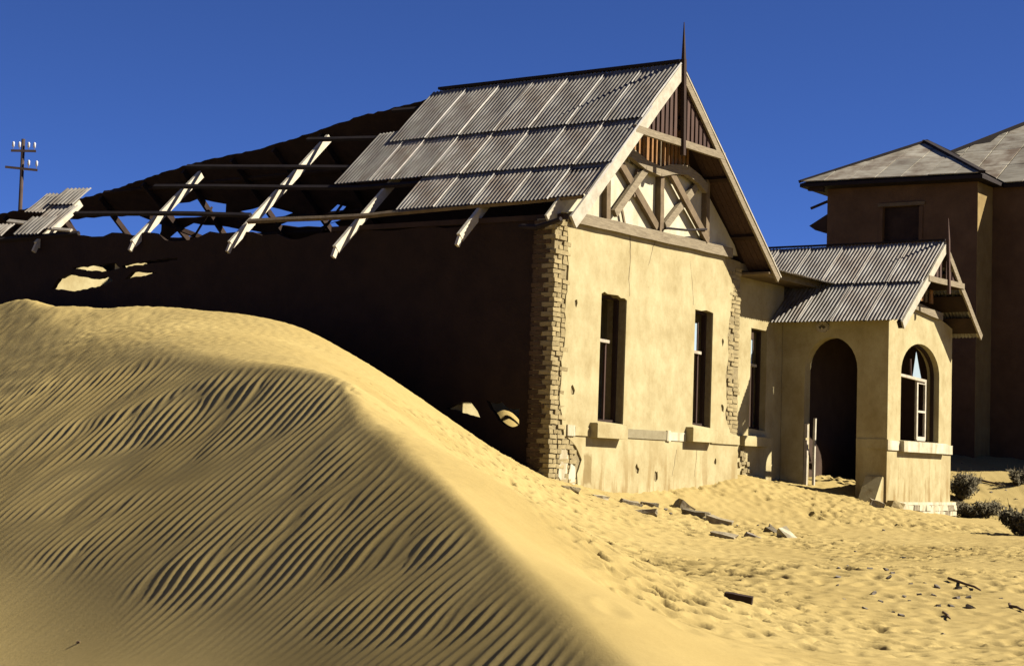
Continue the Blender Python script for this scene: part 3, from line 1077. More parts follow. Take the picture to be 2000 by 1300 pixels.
lin = MB()
lin.slab(jag([(a, b_) for a, b_ in top_edge] + [(22.0, 4.0), (-.45, 4.0)], .14, .016, True, 31), [jag(h, .3, .03, True, 40 + i) for i, h in enumerate(holes)],
         lambda a, b_, d: tuple(on_far(b_, a, -.03 + d)), 0, .02)
lin.build('roof_lining', M['dark_wood'], house)

def in_hole(v0, v1, d0, d1):
    for h in holes:
        hv = [p[0] for p in h]; hd = [p[1] for p in h]
        if v1 > min(hv) and v0 < max(hv) and d1 > min(hd) and d0 < max(hd):
            return True
    return False

dsR = Vector((1, 0, -ROOF_R)).normalized()
KR = math.sqrt(1 + ROOF_R ** 2)
for r_, (d0, L) in enumerate(((0.02, 1.85), (1.40, 1.85), (2.78, 1.75))):
    for col in range(27):
        v0 = -.52 + .80 * col
        d1_ = d0 + L / KR
        edge = np.interp(v0 + .8, [p[0] for p in top_edge], [p[1] for p in top_edge])
        if d0 < edge - .06 or in_hole(v0, v0 + .86, d0, d1_):
            continue
        o = put('roof_sheet', sheet_mesh(.86, L), house)
        o.matrix_local = basis(Vector((0, -1, 0)), dsR, nR, on_far(d0, v0 + .86, .03 + .022 * (2 - r_))) @ Matrix.Rotation(R_(.3), 4, 'X')
for v in (8.5, 10.0, 11.35, 13.0, 14.5, 16.2, 18.0, 20.0):
    top = float(np.interp(v, [p[0] for p in top_edge], [p[1] for p in top_edge]))
    b = MB(); b.bar(on_far(top + .05, v, -.11), on_far(4.0, v + random.uniform(-.3, .3), -.11), .07, .13, up=nR); b.build('rafter', M['dark_wood'], house)
for d0, va, vb in ((1.28, 5, 16), (2.62, 5, 20), (2.25, 8.6, 12.5)):
    b = MB(); b.bar(on_far(d0, va, -.06), on_far(d0 + .1, vb, -.06), .08, .07, up=nR); b.build('purlin', M['dark_wood'], house)
for (a0, a1) in (((2.0, 9.0), (2.9, 10.6)), ((1.9, 15.2), (2.7, 13.6)), ((1.9, 12.9), (2.7, 14.3))):
    b = MB(); b.bar(on_far(a0[0], a0[1], -.15), on_far(a1[0], a1[1], -.15), .05, .12, up=nR); b.build('broken_board', M['dark_wood'], house)

# long side wall in the shade, with the gaps that show the sunlit sand inside
side_holes = [[(2.25, 1.17), (1.86, 1.29), (1.72, 1.28), (1.50, 1.00)],
              [(1.40, 1.32), (1.25, 1.26), (1.10, 1.30), (.92, 1.17), (.70, 1.18), (.70, .90), (.88, .86), (1.04, .92), (1.14, .98), (1.30, 1.16)],
              [(.345, 1.07), (.30, 1.07), (.30, .90), (.345, .90)],
              [(12.55, 3.56), (12.35, 3.78), (12.0, 3.86), (11.75, 3.80), (11.3, 3.74), (10.9, 3.76), (10.72, 3.68), (11.1, 3.58), (11.9, 3.50), (12.2, 3.54)],
              [(11.95, 3.98), (11.3, 4.02), (10.7, 4.04), (10.55, 3.93), (11.0, 3.88), (11.6, 3.92)],
              [(10.50, 3.98), (10.2, 4.02), (8.95, 4.08), (8.95, 4.03), (10.2, 3.96), (10.45, 3.92)],
              [(10.4, 3.70), (10.2, 3.84), (9.55, 3.82), (9.5, 3.79), (10.0, 3.74)]]
def side_fn(a, b_, d):
    return ((0.03 if a > .5 else 0.0) + d, a, b_)

sw = MB()
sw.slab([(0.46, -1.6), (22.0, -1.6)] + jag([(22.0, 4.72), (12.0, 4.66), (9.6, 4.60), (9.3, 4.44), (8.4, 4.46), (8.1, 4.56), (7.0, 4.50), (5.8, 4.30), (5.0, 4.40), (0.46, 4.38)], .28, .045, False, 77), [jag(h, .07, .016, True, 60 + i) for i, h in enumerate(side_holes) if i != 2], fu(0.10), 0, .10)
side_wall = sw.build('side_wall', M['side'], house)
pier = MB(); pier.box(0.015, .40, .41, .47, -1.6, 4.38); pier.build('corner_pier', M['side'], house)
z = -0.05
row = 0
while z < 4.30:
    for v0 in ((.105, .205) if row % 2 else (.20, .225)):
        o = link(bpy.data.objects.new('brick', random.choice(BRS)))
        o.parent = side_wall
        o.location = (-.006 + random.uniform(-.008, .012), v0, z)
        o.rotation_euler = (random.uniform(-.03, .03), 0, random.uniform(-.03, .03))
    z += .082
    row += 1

# inner walls, back wall and far end
iw = MB(); iw.box(0.20, 6.8, 2.13, 2.33, -1.6, 4.2); iw.build('inner_wall', M['plaster'], house)
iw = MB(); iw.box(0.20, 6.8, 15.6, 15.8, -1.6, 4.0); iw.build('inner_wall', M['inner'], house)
for v_, zt_, u1_ in ((12.62, 4.3, 3.0), (10.62, 4.12, 1.4)):
    iw = MB(); iw.slab(jag([(0.20, -1.6), (u1_, -1.6), (u1_, zt_ - .5), (.9, zt_), (0.20, zt_)], .2, .03, True, int(v_)), [], fv(v_), 0, .18); iw.build('inner_wall', M['plaster'], house)
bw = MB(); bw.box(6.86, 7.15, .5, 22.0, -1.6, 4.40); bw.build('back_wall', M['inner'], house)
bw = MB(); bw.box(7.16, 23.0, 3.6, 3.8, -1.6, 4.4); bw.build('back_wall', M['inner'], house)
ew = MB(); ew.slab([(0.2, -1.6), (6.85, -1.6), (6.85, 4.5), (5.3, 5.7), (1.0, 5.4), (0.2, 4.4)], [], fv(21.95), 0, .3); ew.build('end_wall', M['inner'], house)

# ------------------------------------------------------------------ wall beside the gable and its low roof
WIN3 = [(8.70, 1.14), (9.45, 1.10), (9.46, 3.24), (8.71, 3.25)]
b = MB()
b.slab(jag([(6.87, -1.5), (10.25, -1.5), (10.25, 4.36), (6.87, 4.36)], .5, .004, True, 70), [WIN3], fv(.70), 0, .32)
wing_wall = b.build('wing_wall', M['plaster'], house)
w3 = window(wing_wall, 8.70, 9.45, 1.13, 3.25, .84, (8.76, 9.08, 2.52, 3.02), 1, .6)
sill('sill', 8.22, 9.46, .77, .97, .54, .78, w3, M['plaster'])
b = MB(); b.box(8.0, 8.2, .675, .71, .78, .93, .004); b.build('string_course', M['pale_plaster'], wing_wall)
for k in range(10):
    cx, cz = random.uniform(8.2, 8.7), random.uniform(.1, .75)
    rb = MB(); rb.box(cx, cx + random.uniform(.1, .2), .66, .71, cz, cz + random.uniform(.06, .12), .01)
    rb.build('brick', M['mortar'], wing_wall)
# low roof: front slope, back slope, boarding
LRZ, LRV, LRS = 4.40, 0.10, 0.20
def low_front(u, t, d=0.0):
    return Vector((u, LRV + t, LRZ + LRS * t + d))
nF = Vector((0, -LRS, 1)).normalized()
dsF = Vector((0, -1, -LRS)).normalized()
for col in range(6):
    o = put('roof_sheet', sheet_mesh(.86, 2.2), house)
    o.matrix_local = basis(Vector((-1, 0, 0)), dsF, nF, low_front(7.4 + .80 * col + .86, 1.78, .03))
    o = put('roof_sheet', sheet_mesh(.86, 2.2), house)
    nB = Vector((0, LRS, 1)).normalized()
    o.matrix_local = basis(Vector((1, 0, 0)), Vector((0, 1, -LRS)).normalized(), nB, low_front(7.4 + .80 * col, 1.78, .03))
b = MB(); b.slab([(6.9, 0.0), (11.3, 0.0), (11.9, 1.75), (6.9, 1.75)], [], lambda a, t, d: tuple(low_front(a, t, -.06 + d)), 0, .03); b.build('eave_boarding', M['timber'], house)
b = MB(); b.box(6.9, 11.2, LRV - .03, LRV + .0, 4.26, 4.40); b.build('fascia', M['grey_wood'], house)
b = MB(); b.box(6.9, 11.2, LRV + .001, .69, 4.27, 4.295); b.build('eave_soffit', M['timber'], house)

# ------------------------------------------------------------------ the porch
PU0, PU1, PV0 = 10.2, 13.88, -1.75
PA, PS = 5.30, 0.79                      # apex height and pitch
PC = 11.95
def arch_pts(a0, a1, z0, zs, zt, n=14):
    c, r = (a0 + a1) / 2, (a1 - a0) / 2
    pts = [(a0, z0)]
    pts += [(a1, z0)]
    for i in range(n + 1):
        t = math.pi * i / n
        pts.append((c + r * math.cos(t), zs + (zt - zs) * math.sin(t)))
    return pts

b = MB()
b.slab([(PV0 + .002, -1.5), (.69, -1.5), (.69, 3.62), (PV0 + .002, 3.62)], [arch_pts(-1.06, .15, -.6, 2.45, 3.15)], fu(PU0), 0, .28)
porch_side = b.build('porch_side_wall', M['plaster'], house)
b = MB()
gab = [(PU0, -1.5), (PU1, -1.5), (PU1, 3.60), (13.2, 3.74), (12.7, 3.86), (12.2, 3.90), (11.6, 4.02), (11.0, 3.92), (PU0, 3.64)]
b.slab(jag(gab, .3, .004, True, 80), [arch_pts(10.90, 13.12, 1.0, 2.45, 3.12, 18)], fv(PV0), 0, .28)
porch_front = b.build('porch_front_wall', M['plaster'], house)
b = MB()
b.slab([(PV0 + .29, -1.5), (.69, -1.5), (.69, 3.6), (PV0 + .29, 3.6)], [], fu(PU1 - .30), 0, .28)
b.build('porch_wall', M['inner'], house)
b = MB(); b.box(10.5, PU1 - .31, .42, .69, -1.5, 3.6); b.build('porch_back_wall', M['inner'], house)
# bands, sill and plinth
b = MB(); b.box(PU0 - .03, PU0 + .02, PV0 - .03, -1.07, .80, 1.0, .003); b.build('string_course', M['plaster'], porch_side)
b = MB(); b.box(PU0 - .028, 10.80, PV0 - .032, PV0 + .02, .78, .98, .003); b.build('string_course', M['pale_plaster'], porch_front)
b = MB(); b.box(13.40, PU1 + .03, PV0 - .032, PV0 + .02, .76, .96, .003); b.build('string_course', M['pale_plaster'], porch_front)
sill('sill', 10.82, 13.38, .76, .985, PV0 - .13, PV0 + .16, porch_front, M['pale_plaster'])
pl = MB(); pl.box(PU0 - .02, PU1 + .06, PV0 - .10, PV0 - .001, -1.5, -.36, .0); plinth = pl.build('plinth', M['mortar'], porch_front)
u = PU0 - .02
rowz = [(-1.0, -.86), (-.85, -.75), (-.74, -.62), (-.61, -.50), (-.49, -.37)]
for i, (za, zb) in enumerate(rowz):
    u = PU0 - .03 - .1 * (i % 2)
    while u < PU1 + .02:
        w = random.uniform(.22, .46)
        st = MB(); st.box(max(u, PU0 - .03), min(u + w, PU1 + .08), PV0 - .13, PV0 - .03, za, zb, .014)
        st.build('stone', M['rubble'] if random.random() < .35 else M['pale_plaster'], plinth)
        u += w + .015
b = MB(); b.box(PU0 - .02, PU1 + .07, PV0 - .11, PV0 - .002, -.365, -.30, .006); b.build('plinth_cap', M['pale_plaster'], porch_front)
# arched window of the porch front
f = MB()
ap = arch_pts(10.92, 13.10, 1.0, 2.45, 3.10, 18)
VW = PV0 + .13
for a, c in zip(ap[1:], ap[2:] + ap[:1]):
    f.bar((a[0], VW + .03, a[1]), (c[0], VW + .03, c[1]), .06, .07, up=(0, 1, 0))
pw = f.build('window', M['dark_wood'], porch_front)
b = MB(); b.bar((10.93, VW - .02, 2.40), (12.55, VW - .02, 2.34), .075, .06, seg=3, wob=.006); b.build('transom', M['white'], pw)
ca = MB()
ca.bar((12.12, VW, 1.05), (12.12, VW, 2.34), .07, .05, up=(0, 1, 0))
ca.bar((12.60, VW + .002, 1.05), (12.60, VW + .002, 2.34), .06, .05, up=(0, 1, 0))
ca.bar((12.12, VW + .001, 2.30), (12.60, VW + .001, 2.29), .05, .06)
ca.bar((12.12, VW + .001, 1.66), (12.60, VW + .001, 1.66), .05, .045)
ca.bar((12.12, VW + .001, 1.07), (12.60, VW + .001, 1.07), .05, .09)
ca.build('casement', M['pale_wood'], pw)
b = MB(); b.slab([(11.95, 2.40), (12.46, 2.38), (12.30, 2.66), (12.14, 2.98)], [], fv(VW + .03), 0, .004); b.build('pane', M['glass'], pw)
b = MB(); b.bar((11.75, VW, 2.40), (11.72, VW, 2.78), .03, .04, up=(0, 1, 0)); b.build('glazing_bar', M['slat_wood'], pw)
# sloping cheek of the buried steps
b = MB()
b.slab([(9.62, -.75), (PU0 - .003, -.75), (PU0 - .003, .20), (10.10, .22), (9.62, -.42)], [], fv(-1.70), 0, .38)
b.build('stair_cheek', M['plaster'], house)
# door frame left standing in the side arch
for v, z0, z1 in ((.10, -.1, .95), (.10, 1.0, 1.30)):
    b = MB(); b.bar((PU0 + .03, v, z0), (PU0 + .03, v, z1), .07, .07, up=(0, 1, 0), seg=3, wob=.006); b.build('door_post', M['white'], porch_side)
b = MB(); b.bar((PU0 + .17, -.02, -.1), (PU0 + .17, -.03, 1.42), .06, .05, up=(0, 1, 0), seg=3, wob=.006); b.build('door_post', M['pale_wood'], porch_side)
# broken rosette over the arch
ro = MB()
n = 16
for i in range(n):
    t0, t1 = 2 * math.pi * i / n, 2 * math.pi * (i + 1) / n
    rr = .15 + .012 * random.uniform(-1, 1)
    ro.bar((PU0 - .03, -.26 + .105 * math.cos(t0), 3.37 + .085 * math.sin(t0)), (PU0 - .03, -.26 + .105 * math.cos(t1), 3.37 + .085 * math.sin(t1)), .075, .06, up=(1, 0, 0))
ro.tube([(PU0 - .005, -.26, 3.37), (PU0 - .10, -.27, 3.33)], [.03, .022], 8)
ro.build('rosette', M['white'], porch_side)
# beam and dark hollow in the porch gable
b = MB(); b.bar((10.75, PV0 - .04, 3.95), (13.05, PV0 - .05, 3.80), .09, .16, seg=4, wob=.012); b.build('tie_beam', M['grey_wood'], house)
for k in range(7):
    uu = 10.9 + k * .28
    zb = 4.05 + random.uniform(0, .05)
    zt = PA - PS * abs(uu - PC) - .18
    if zt > zb + .1:
        b = MB(); b.box(uu, uu + random.uniform(.08, .2), PV0 + .02, PV0 + .06, zb, zb + (zt - zb) * random.uniform(.35, .9), .012); b.build('short_board', M['timber'] if k % 2 else M['orange_wood'], house)
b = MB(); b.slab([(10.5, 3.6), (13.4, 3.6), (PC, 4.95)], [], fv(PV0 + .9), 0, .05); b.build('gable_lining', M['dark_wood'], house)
# porch roof
PVG = -2.28
nPL = Vector((-PS, 0, 1)).normalized(); nPR = Vector((PS, 0, 1)).normalized()
dPL = Vector((-1, 0, -PS)).normalized(); dPR = Vector((1, 0, -PS)).normalized()
def pl_(u, v, d=0.0): return Vector((u, v, PA - PS * (PC - u))) + nPL * d
def pr_(u, v, d=0.0): return Vector((u, v, PA - PS * (u - PC))) + nPR * d
KP = math.sqrt(1 + PS * PS)
for col in range(6):
    v0 = PVG + .78 * col
    for u_top, L, lift in ((PC - .01, 1.60, .026), (PC - 1.22, 1.50, .0)):
        if L == 1.50 and v0 > 1.2: continue
        Lc = L if v0 < .3 or L > 1.55 else 1.5
        o = put('roof_sheet', sheet_mesh(.84, Lc), house)
        o.matrix_local = basis(Vector((0, 1, 0)), dPL, nPL, pl_(u_top, v0, .03 + lift)) @ Matrix.Rotation(random.uniform(-.004, .004), 4, 'Z') @ Matrix.Rotation(R_(.35), 4, 'X') @ Matrix.Rotation(R_(random.uniform(.75, 1.35)), 4, 'Y')
    for u_top, L, lift in ((PC + .01, 1.60, .026), (PC + 1.22, 1.50, .0)):
        o = put('roof_sheet', sheet_mesh(.84, L), house)
        o.matrix_local = basis(Vector((0, -1, 0)), dPR, nPR, pr_(u_top, v0 + .84, .03 + lift)) @ Matrix.Rotation(R_(.35), 4, 'X')
b = MB(); b.bar((PC, PVG, PA + .075), (PC, 2.35, PA + .075), .10, .035, seg=6, wob=.005); b.build('ridge_cap', M['tar'], house)
b = MB(); b.bar(pl_(9.52, PVG - .03, -.07), pl_(PC - .02, PVG - .03, -.07), .04, .18, up=nPL, seg=5, wob=.005); b.build('barge_board', M['pale_wood'], house)
b = MB(); b.bar(pr_(PC + .02, PVG - .03, -.08), pr_(14.25, PVG - .03, -.08), .04, .15, up=nPR, seg=5, wob=.006); b.build('barge_board', M['grey_wood'], house)
b = MB(); b.bar(pr_(PC + .02, PVG + .04, -.01), pr_(14.28, PVG + .04, -.01), .10, .03, up=nPR, seg=5, wob=.004); b.build('verge_strip', M['pale_wood'], house)
b = MB(); b.bar((10.90, PVG - .04, 4.43), (13.0, PVG - .04, 4.46), .06, .12, seg=3, wob=.005); b.build('collar_beam', M['grey_wood'], house)
for k in range(9):
    uu = 11.12 + k * .19
    zt = PA - PS * abs(uu + .05 - PC) - .14
    if zt > 4.58 and abs(uu + .05 - PC) > .07:
        b = MB(); b.box(uu, uu + .11, PVG + .005, PVG + .03, 4.52, zt, .003); b.build('slat', M['slat_wood'], house)
b = MB()
b.bar((PC + .08, PVG - .075, 4.20), (PC, PVG - .075, 5.36), .075, .06, up=(0, 1, 0), seg=2)
b.bar((PC, PVG - .075, 5.36), (PC - .02, PVG - .075, 5.84), .075, .06, up=(0, 1, 0), w1=.012, h1=.012)
b.build('king_post', M['slat_wood'], house)
for s_, fn in ((1, pl_), (-1, pr_)):
    b = MB()
    for k in range(4):
        t0 = 9.6 + k * .58 if s_ == 1 else PC + .05 + k * .56
        b.bar(fn(t0 + .28, PVG, -.055), fn(t0 + .28, 2.2, -.055), .5, .02, up=(nPL if s_ == 1 else nPR))
    b.build('soffit_boarding', M['dark_wood'], house)
b = MB(); b.bar(pl_(9.62, PVG - .02, -.12), pl_(9.62, PVG + .12, -.12), .10, .16, up=nPL); b.build('purlin', M['tar'], house)

# ------------------------------------------------------------------ two-storey house behind
TB = hw(24.0, 1.35, 0.0)
tower = empty('two_storey_house', tuple(TB), HROT, 'tall dark two-storey house with pale hipped roofs behind the porch', 'house')
EZ = 8.85
def T(u, v, z): return (u - 24.0, v - 1.35, z)
b = MB()
b.slab([(0, -1.0), (4.62, -1.0), (4.62, EZ), (0, EZ)], [[(1.72, 7.05), (2.86, 7.05), (2.86, 8.10), (1.72, 8.10)], [(1.8, 2.6), (2.8, 2.6), (2.8, 4.6), (1.8, 4.6)]], lambda a, z_, d: (d, a, z_), 0, .4)
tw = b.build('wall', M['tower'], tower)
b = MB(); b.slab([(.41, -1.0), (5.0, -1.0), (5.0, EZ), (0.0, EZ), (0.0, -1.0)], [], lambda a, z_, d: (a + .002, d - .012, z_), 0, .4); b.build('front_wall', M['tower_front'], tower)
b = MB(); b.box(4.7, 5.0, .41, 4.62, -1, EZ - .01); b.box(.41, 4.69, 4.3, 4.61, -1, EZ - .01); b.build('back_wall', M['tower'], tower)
b = MB(); b.box(.41, 4.69, .41, 4.29, 6.4, 6.5); b.build('upper_floor', M['inner'], tower)
for y0 in (1.62, 2.85):
    f = MB(); f.box(-.035, .06, y0, y0 + .11, 7.0, 8.05, .004); f.build('window_jamb', M['tower'], tower)
b = MB(); b.box(-.05, .06, 1.56, 3.0, 8.10, 8.20, .004); b.build('lintel', M['timber'], tower)
f = MB(); f.box(.16, .20, 1.72, 2.86, 7.05, 8.1); f.build('shutter', M['dark_wood'], tower)
# hipped roof of flat panels
def quad_roof(corners, name, m, parent, nu, nv, th=.03, gap=.02):
    """split a planar triangle/quad strip into separate sheets: corners = eave0, eave1, top1, top0"""
    e0, e1, t1, t0 = [Vector(c) for c in corners]
    nrm = (e1 - e0).cross(t0 - e0).normalized()
    if nrm.z < 0: nrm = -nrm
    out = []
    width = (e1 - e0).length
    for j in range(nv):
        a, c = j / nv, (j + 1) / nv
        L0, L1 = e0.lerp(t0, a), e0.lerp(t0, c)
        R0, R1 = e1.lerp(t1, a), e1.lerp(t1, c)
        ex = (e1 - e0).normalized()
        def clipx(x, A0, A1, B0, B1):
            return x
        for i in range(nu):
            x0, x1 = width * i / nu + gap / 2, width * (i + 1) / nu - gap / 2
            poly = []
            # strip x0..x1 clipped by the two hips, in (x along eave, s up the slope)
            def lim(s, side):
                p = (L0.lerp(L1, s) if side == 0 else R0.lerp(R1, s))
                return (p - e0).dot(ex)
            pts_b, pts_t = [], []
            K = 8
            lowr, highr = [], []
            for q in range(K + 1):
                s = (q / K) * (1 - .02)
                l, r = lim(s, 0), lim(s, 1)
                xa, xb = max(x0, l), min(x1, r)
                if xb - xa > .015:
                    base = L0.lerp(L1, s)
                    bx = (base - e0).dot(ex)
                    lowr.append(base + ex * (xa - bx))
                    highr.append(base + ex * (xb - bx))
            if len(lowr) < 2: continue
            jz = nrm * (random.uniform(0, .012) + .010 * (nv - j))
            mb = MB()
            vs, fs = [], []
            for l, r in zip(lowr, highr):
                vs += [l + jz, r + jz, l + jz - nrm * th, r + jz - nrm * th]
            k = len(lowr)
            for q in range(k - 1):
                o = 4 * q
                fs += [(o, o + 1, o + 5, o + 4), (o + 2, o + 6, o + 7, o + 3), (o, o + 4, o + 6, o + 2), (o + 1, o + 3, o + 7, o + 5)]
            fs += [(0, 2, 3, 1), (4 * k - 4, 4 * k - 3, 4 * k - 1, 4 * k - 2)]
            mb.add(vs, fs)
            out.append(mb.build(name, m, parent))
    return out

A_ = T(26.5, 3.9, 10.42)
c00, c01, c11, c10 = T(23.4, 1.0, 8.82), T(23.4, 6.6, 8.90), T(29.6, 6.6, 8.9), T(29.6, 1.0, 8.82)
und = MB()
ctr = [Vector(p) + Vector((0, 0, -.05)) for p in (c00, c01, c11, c10, A_)]
und.add(ctr + [p + Vector((0, 0, -.10)) for p in ctr[:4]], [(0, 4, 1), (1, 4, 2), (2, 4, 3), (3, 4, 0), (0, 1, 6, 5), (1, 2, 7, 6), (2, 3, 8, 7), (3, 0, 5, 8), (5, 6, 7, 8)])
troof = und.build('roof', M['tar'], tower)
quad_roof((c01, c00, A_, A_), 'roof_sheet', M['pale_sheet'], troof, 7, 2)
for a, c in ((c00, A_), (c01, A_), (c10, A_), (c11, A_)):
    b = MB(); b.bar(Vector(a) + Vector((0, 0, .02)), Vector(c) + Vector((0, 0, .03)), .18, .09); b.build('hip_cap', M['tar'], troof)
# balcony remains on the far side
b = MB(); b.bar(T(24.1, 5.9, 8.42), T(24.1, 6.55, 8.20), .06, .07); b.build('strut', M['dark_wood'], tower)
b = MB(); b.bar(T(23.6, 5.9, 8.66), T(23.6, 6.4, 8.72), .10, .14); b.build('eave_end', M['dark_wood'], tower)
b = MB(); b.add([T(24.0, 5.98, 7.98), T(24.0, 6.55, 7.66), T(24.0, 6.35, 7.52), T(24.0, 5.98, 7.40), T(26, 5.98, 7.98), T(26, 6.55, 7.66), T(26, 6.35, 7.52), T(26, 5.98, 7.40)],
      [(0, 1, 2, 3), (7, 6, 5, 4), (0, 4, 5, 1), (1, 5, 6, 2), (2, 6, 7, 3)]); b.build('balcony_roof', M['dark_wood'], tower)
# wing that comes forward on the right
UW = 25.22
b = MB(); b.box(UW - 24, UW - 24 + .4, -9.0, -.013, -1.2, 8.72); b.build('wing_wall', M['tower'], tower)
b = MB(); b.box(UW - 24 + .4, 9.0, -9.0, -8.6, -1.2, 8.72); b.build('wing_wall', M['tower'], tower)
ue = 25.04
k_ = .577
def TW(u, v): return T(u, v, 8.78 + k_ * (u - ue))
we0, we1 = TW(ue, 1.0), TW(ue, -8.5)
wt0, wt1 = TW(30.2, 4.6 - (30.2 - 27.6) * .95 + .2), TW(30.2, -5.0)
und = MB()
poly = [TW(ue, -8.5), TW(ue, .95), TW(27.45, 3.55), TW(30.2, 1.15), TW(30.2, -5)]
und.add([Vector(p) + Vector((0, 0, -.05)) for p in poly] + [Vector(p) + Vector((0, 0, -.16)) for p in poly],
        [(0, 1, 2, 3, 4), (9, 8, 7, 6, 5), (0, 5, 6, 1), (1, 6, 7, 2), (2, 7, 8, 3), (3, 8, 9, 4), (4, 9, 5, 0)])
wroof = und.build('roof', M['tar'], tower)
# sheets on the wing roof, set in rows, clipped by the rising hip line
def hip_v(u):     # the roof ends here towards the back
    if u < 27.45: return .95 + (u - ue) * (3.55 - .95) / (27.45 - ue)
    return 3.55 - (u - 27.45) * (3.55 - 1.15) / (30.2 - 27.45)
uu = [ue, 26.3, 27.5, 28.7, 30.15]
nW = Vector((-k_, 0, 1)).normalized()
for i in range(4):
    v = -8.4
    while v < 3.6:
        v1 = v + 0.86
        ua, ub = uu[i] + .012, uu[i + 1] - .012
        q = [(ua, v), (ua, v1 - .02), (ub, v1 - .02), (ub, v)]
        if i == 2 and v < 2.4 < v1: q = [(ua, v), (ua, v1 - .02), (ua + .5, v1 - .02), (ua + .62, v + .3), (ub, v + .2), (ub, v)]
        for (sl_, k0) in (((3.55 - .95) / (27.45 - ue), .93 - ue * (3.55 - .95) / (27.45 - ue)), (-(3.55 - 1.15) / 2.75, 3.53 + 27.45 * (3.55 - 1.15) / 2.75)):
            out_ = []          # keep what lies in front of the hip
            for a_, b_ in zip(q, q[1:] + q[:1]):
                da, db = sl_ * a_[0] + k0 - a_[1], sl_ * b_[0] + k0 - b_[1]
                if da >= 0: out_.append(a_)
                if da * db < 0:
                    t_ = da / (da - db)
                    out_.append((a_[0] + (b_[0] - a_[0]) * t_, a_[1] + (b_[1] - a_[1]) * t_))
            q = out_
            if len(q) < 3: break
        if len(q) >= 3:
            jz = nW * random.uniform(.005, .02)
            top = [Vector(TW(*p)) + jz for p in q]
            mb = MB()
            n_ = len(top)
            mb.add(top + [p - nW * .03 for p in top], [tuple(range(n_)), tuple(range(2 * n_ - 1, n_ - 1, -1))] + [(a, a + n_, (a + 1) % n_ + n_, (a + 1) % n_) for a in range(n_)])
            mb.build('roof_sheet', M['pale_sheet'], wroof)
        v += .88
b = MB(); b.bar(Vector(TW(27.45, 3.58)) + Vector((0, 0, -.03)), Vector(TW(30.3, 1.12)) + Vector((0, 0, -.03)), .26, .20); b.build('hip_cap', M['tar'], wroof)
b = MB()
for k in range(5):
    b.box(-.10, -.02, .9 + random.uniform(-.03, .03), .95 + random.uniform(0, .05), 1.2 + k * .95, 1.9 + k * .95, .01)
b.build('drain_pipe', M['tower'], tower)

# ------------------------------------------------------------------ telegraph pole
pk = ray(40, 405) * 60.0
pole = empty('telegraph_pole', (pk[0], 60.0, 1.0), R_(12), 'dark telegraph pole with two crossarms and white insulators at far left', 'telegraph pole')
zt = 10.45 - 1.0
b = MB(); b.tube([(0, 0, -1.5), (0.01, 0, 4), (-.02, 0, zt)], [.085, .075, .062], 10); b.build('pole', M['pole'], pole, True)
for z_, x0, x1, tl in ((zt - .42, -.40, .42, .04), (zt - 1.02, -.56, .50, -.05)):
    b = MB(); b.bar((x0, -.10, z_ - tl * .4), (x1, -.10, z_ + tl * .5), .06, .075); arm = b.build('crossarm', M['pole'], pole)
    xs_ = (-.33, -.13, .17, .36) if z_ > zt - .6 else (.20, .46)
    for x in xs_:
        b = MB()
        zz = z_ + tl * .45 * x
        b.tube([(x, -.10, zz + .05), (x, -.10, zz + .12), (x, -.10, zz + .14), (x, -.10, zz + .21), (x, -.10, zz + .27), (x, -.10, zz + .31)], [.012, .012, .045, .04, .045, .015], 8)
        b.build('insulator', M['porcelain'], arm, True)

# ------------------------------------------------------------------ shrubs
def shrub(p, w, h, n, label, seed, group='dry shrubs right of the porch'):
    r = random.Random(seed)
    e = empty('dry_shrub', (p[0], p[1], p[2] - .03), 0, label, 'shrub', group)
    st = MB(); lf = MB()
    for i in range(26):
        a = r.uniform(0, 2 * math.pi); l = r.uniform(.5, 1.0)
        tip = Vector((math.cos(a) * w * .5 * l, math.sin(a) * w * .5 * l, h * r.uniform(.45, 1.0)))
        mid = tip * .5 + Vector((r.uniform(-.05, .05), r.uniform(-.05, .05), h * .08))
        st.tube([(0, 0, 0), mid, tip, tip * 1.18 + Vector((0, 0, h * r.uniform(.0, .25)))], [.014, .010, .006, .003], 4)
        for k in range(n // 26):
            t = r.uniform(.25, 1.05)
            c = (Vector((0, 0, 0)).lerp(mid, t * 2) if t < .5 else mid.lerp(tip, t * 2 - 1)) + Vector((r.gauss(0, .05 * w), r.gauss(0, .05 * w), r.gauss(0, .06 * h)))
            if c.z < 0: c.z = abs(c.z)
            s = r.uniform(.016, .040)
            d = Vector((r.gauss(0, 1), r.gauss(0, 1), r.gauss(.4, 1))).normalized()
            q = d.orthogonal().normalized()
            lf.add([c - d * s * 1.3, c + q * s * .6, c + d * s * 1.5, c - q * s * .6], [(0, 1, 2, 3)])
    st.build('stem', M['twig'], e, fix=False)
    lf.build('foliage', M['leaf'], e, fix=False)
    return e

p = spot(1880, 975); shrub((p[0], p[1], p[2]), 1.0, .60, 4200, 'sparse dark shrub growing up against the porch corner', 1)
p = spot(1905, 1012); shrub(p, 1.2, .40, 6500, 'low rounded shrub on the sand just right of the porch plinth', 2)
p = spot(1995, 1045); shrub(p, .75, .50, 4200, 'scruffy shrub cut by the right edge of the picture', 3)
p = spot(1990, 948); shrub(p, .7, .4, 1600, 'small shrub high on the sand bank below the tall house', 4)

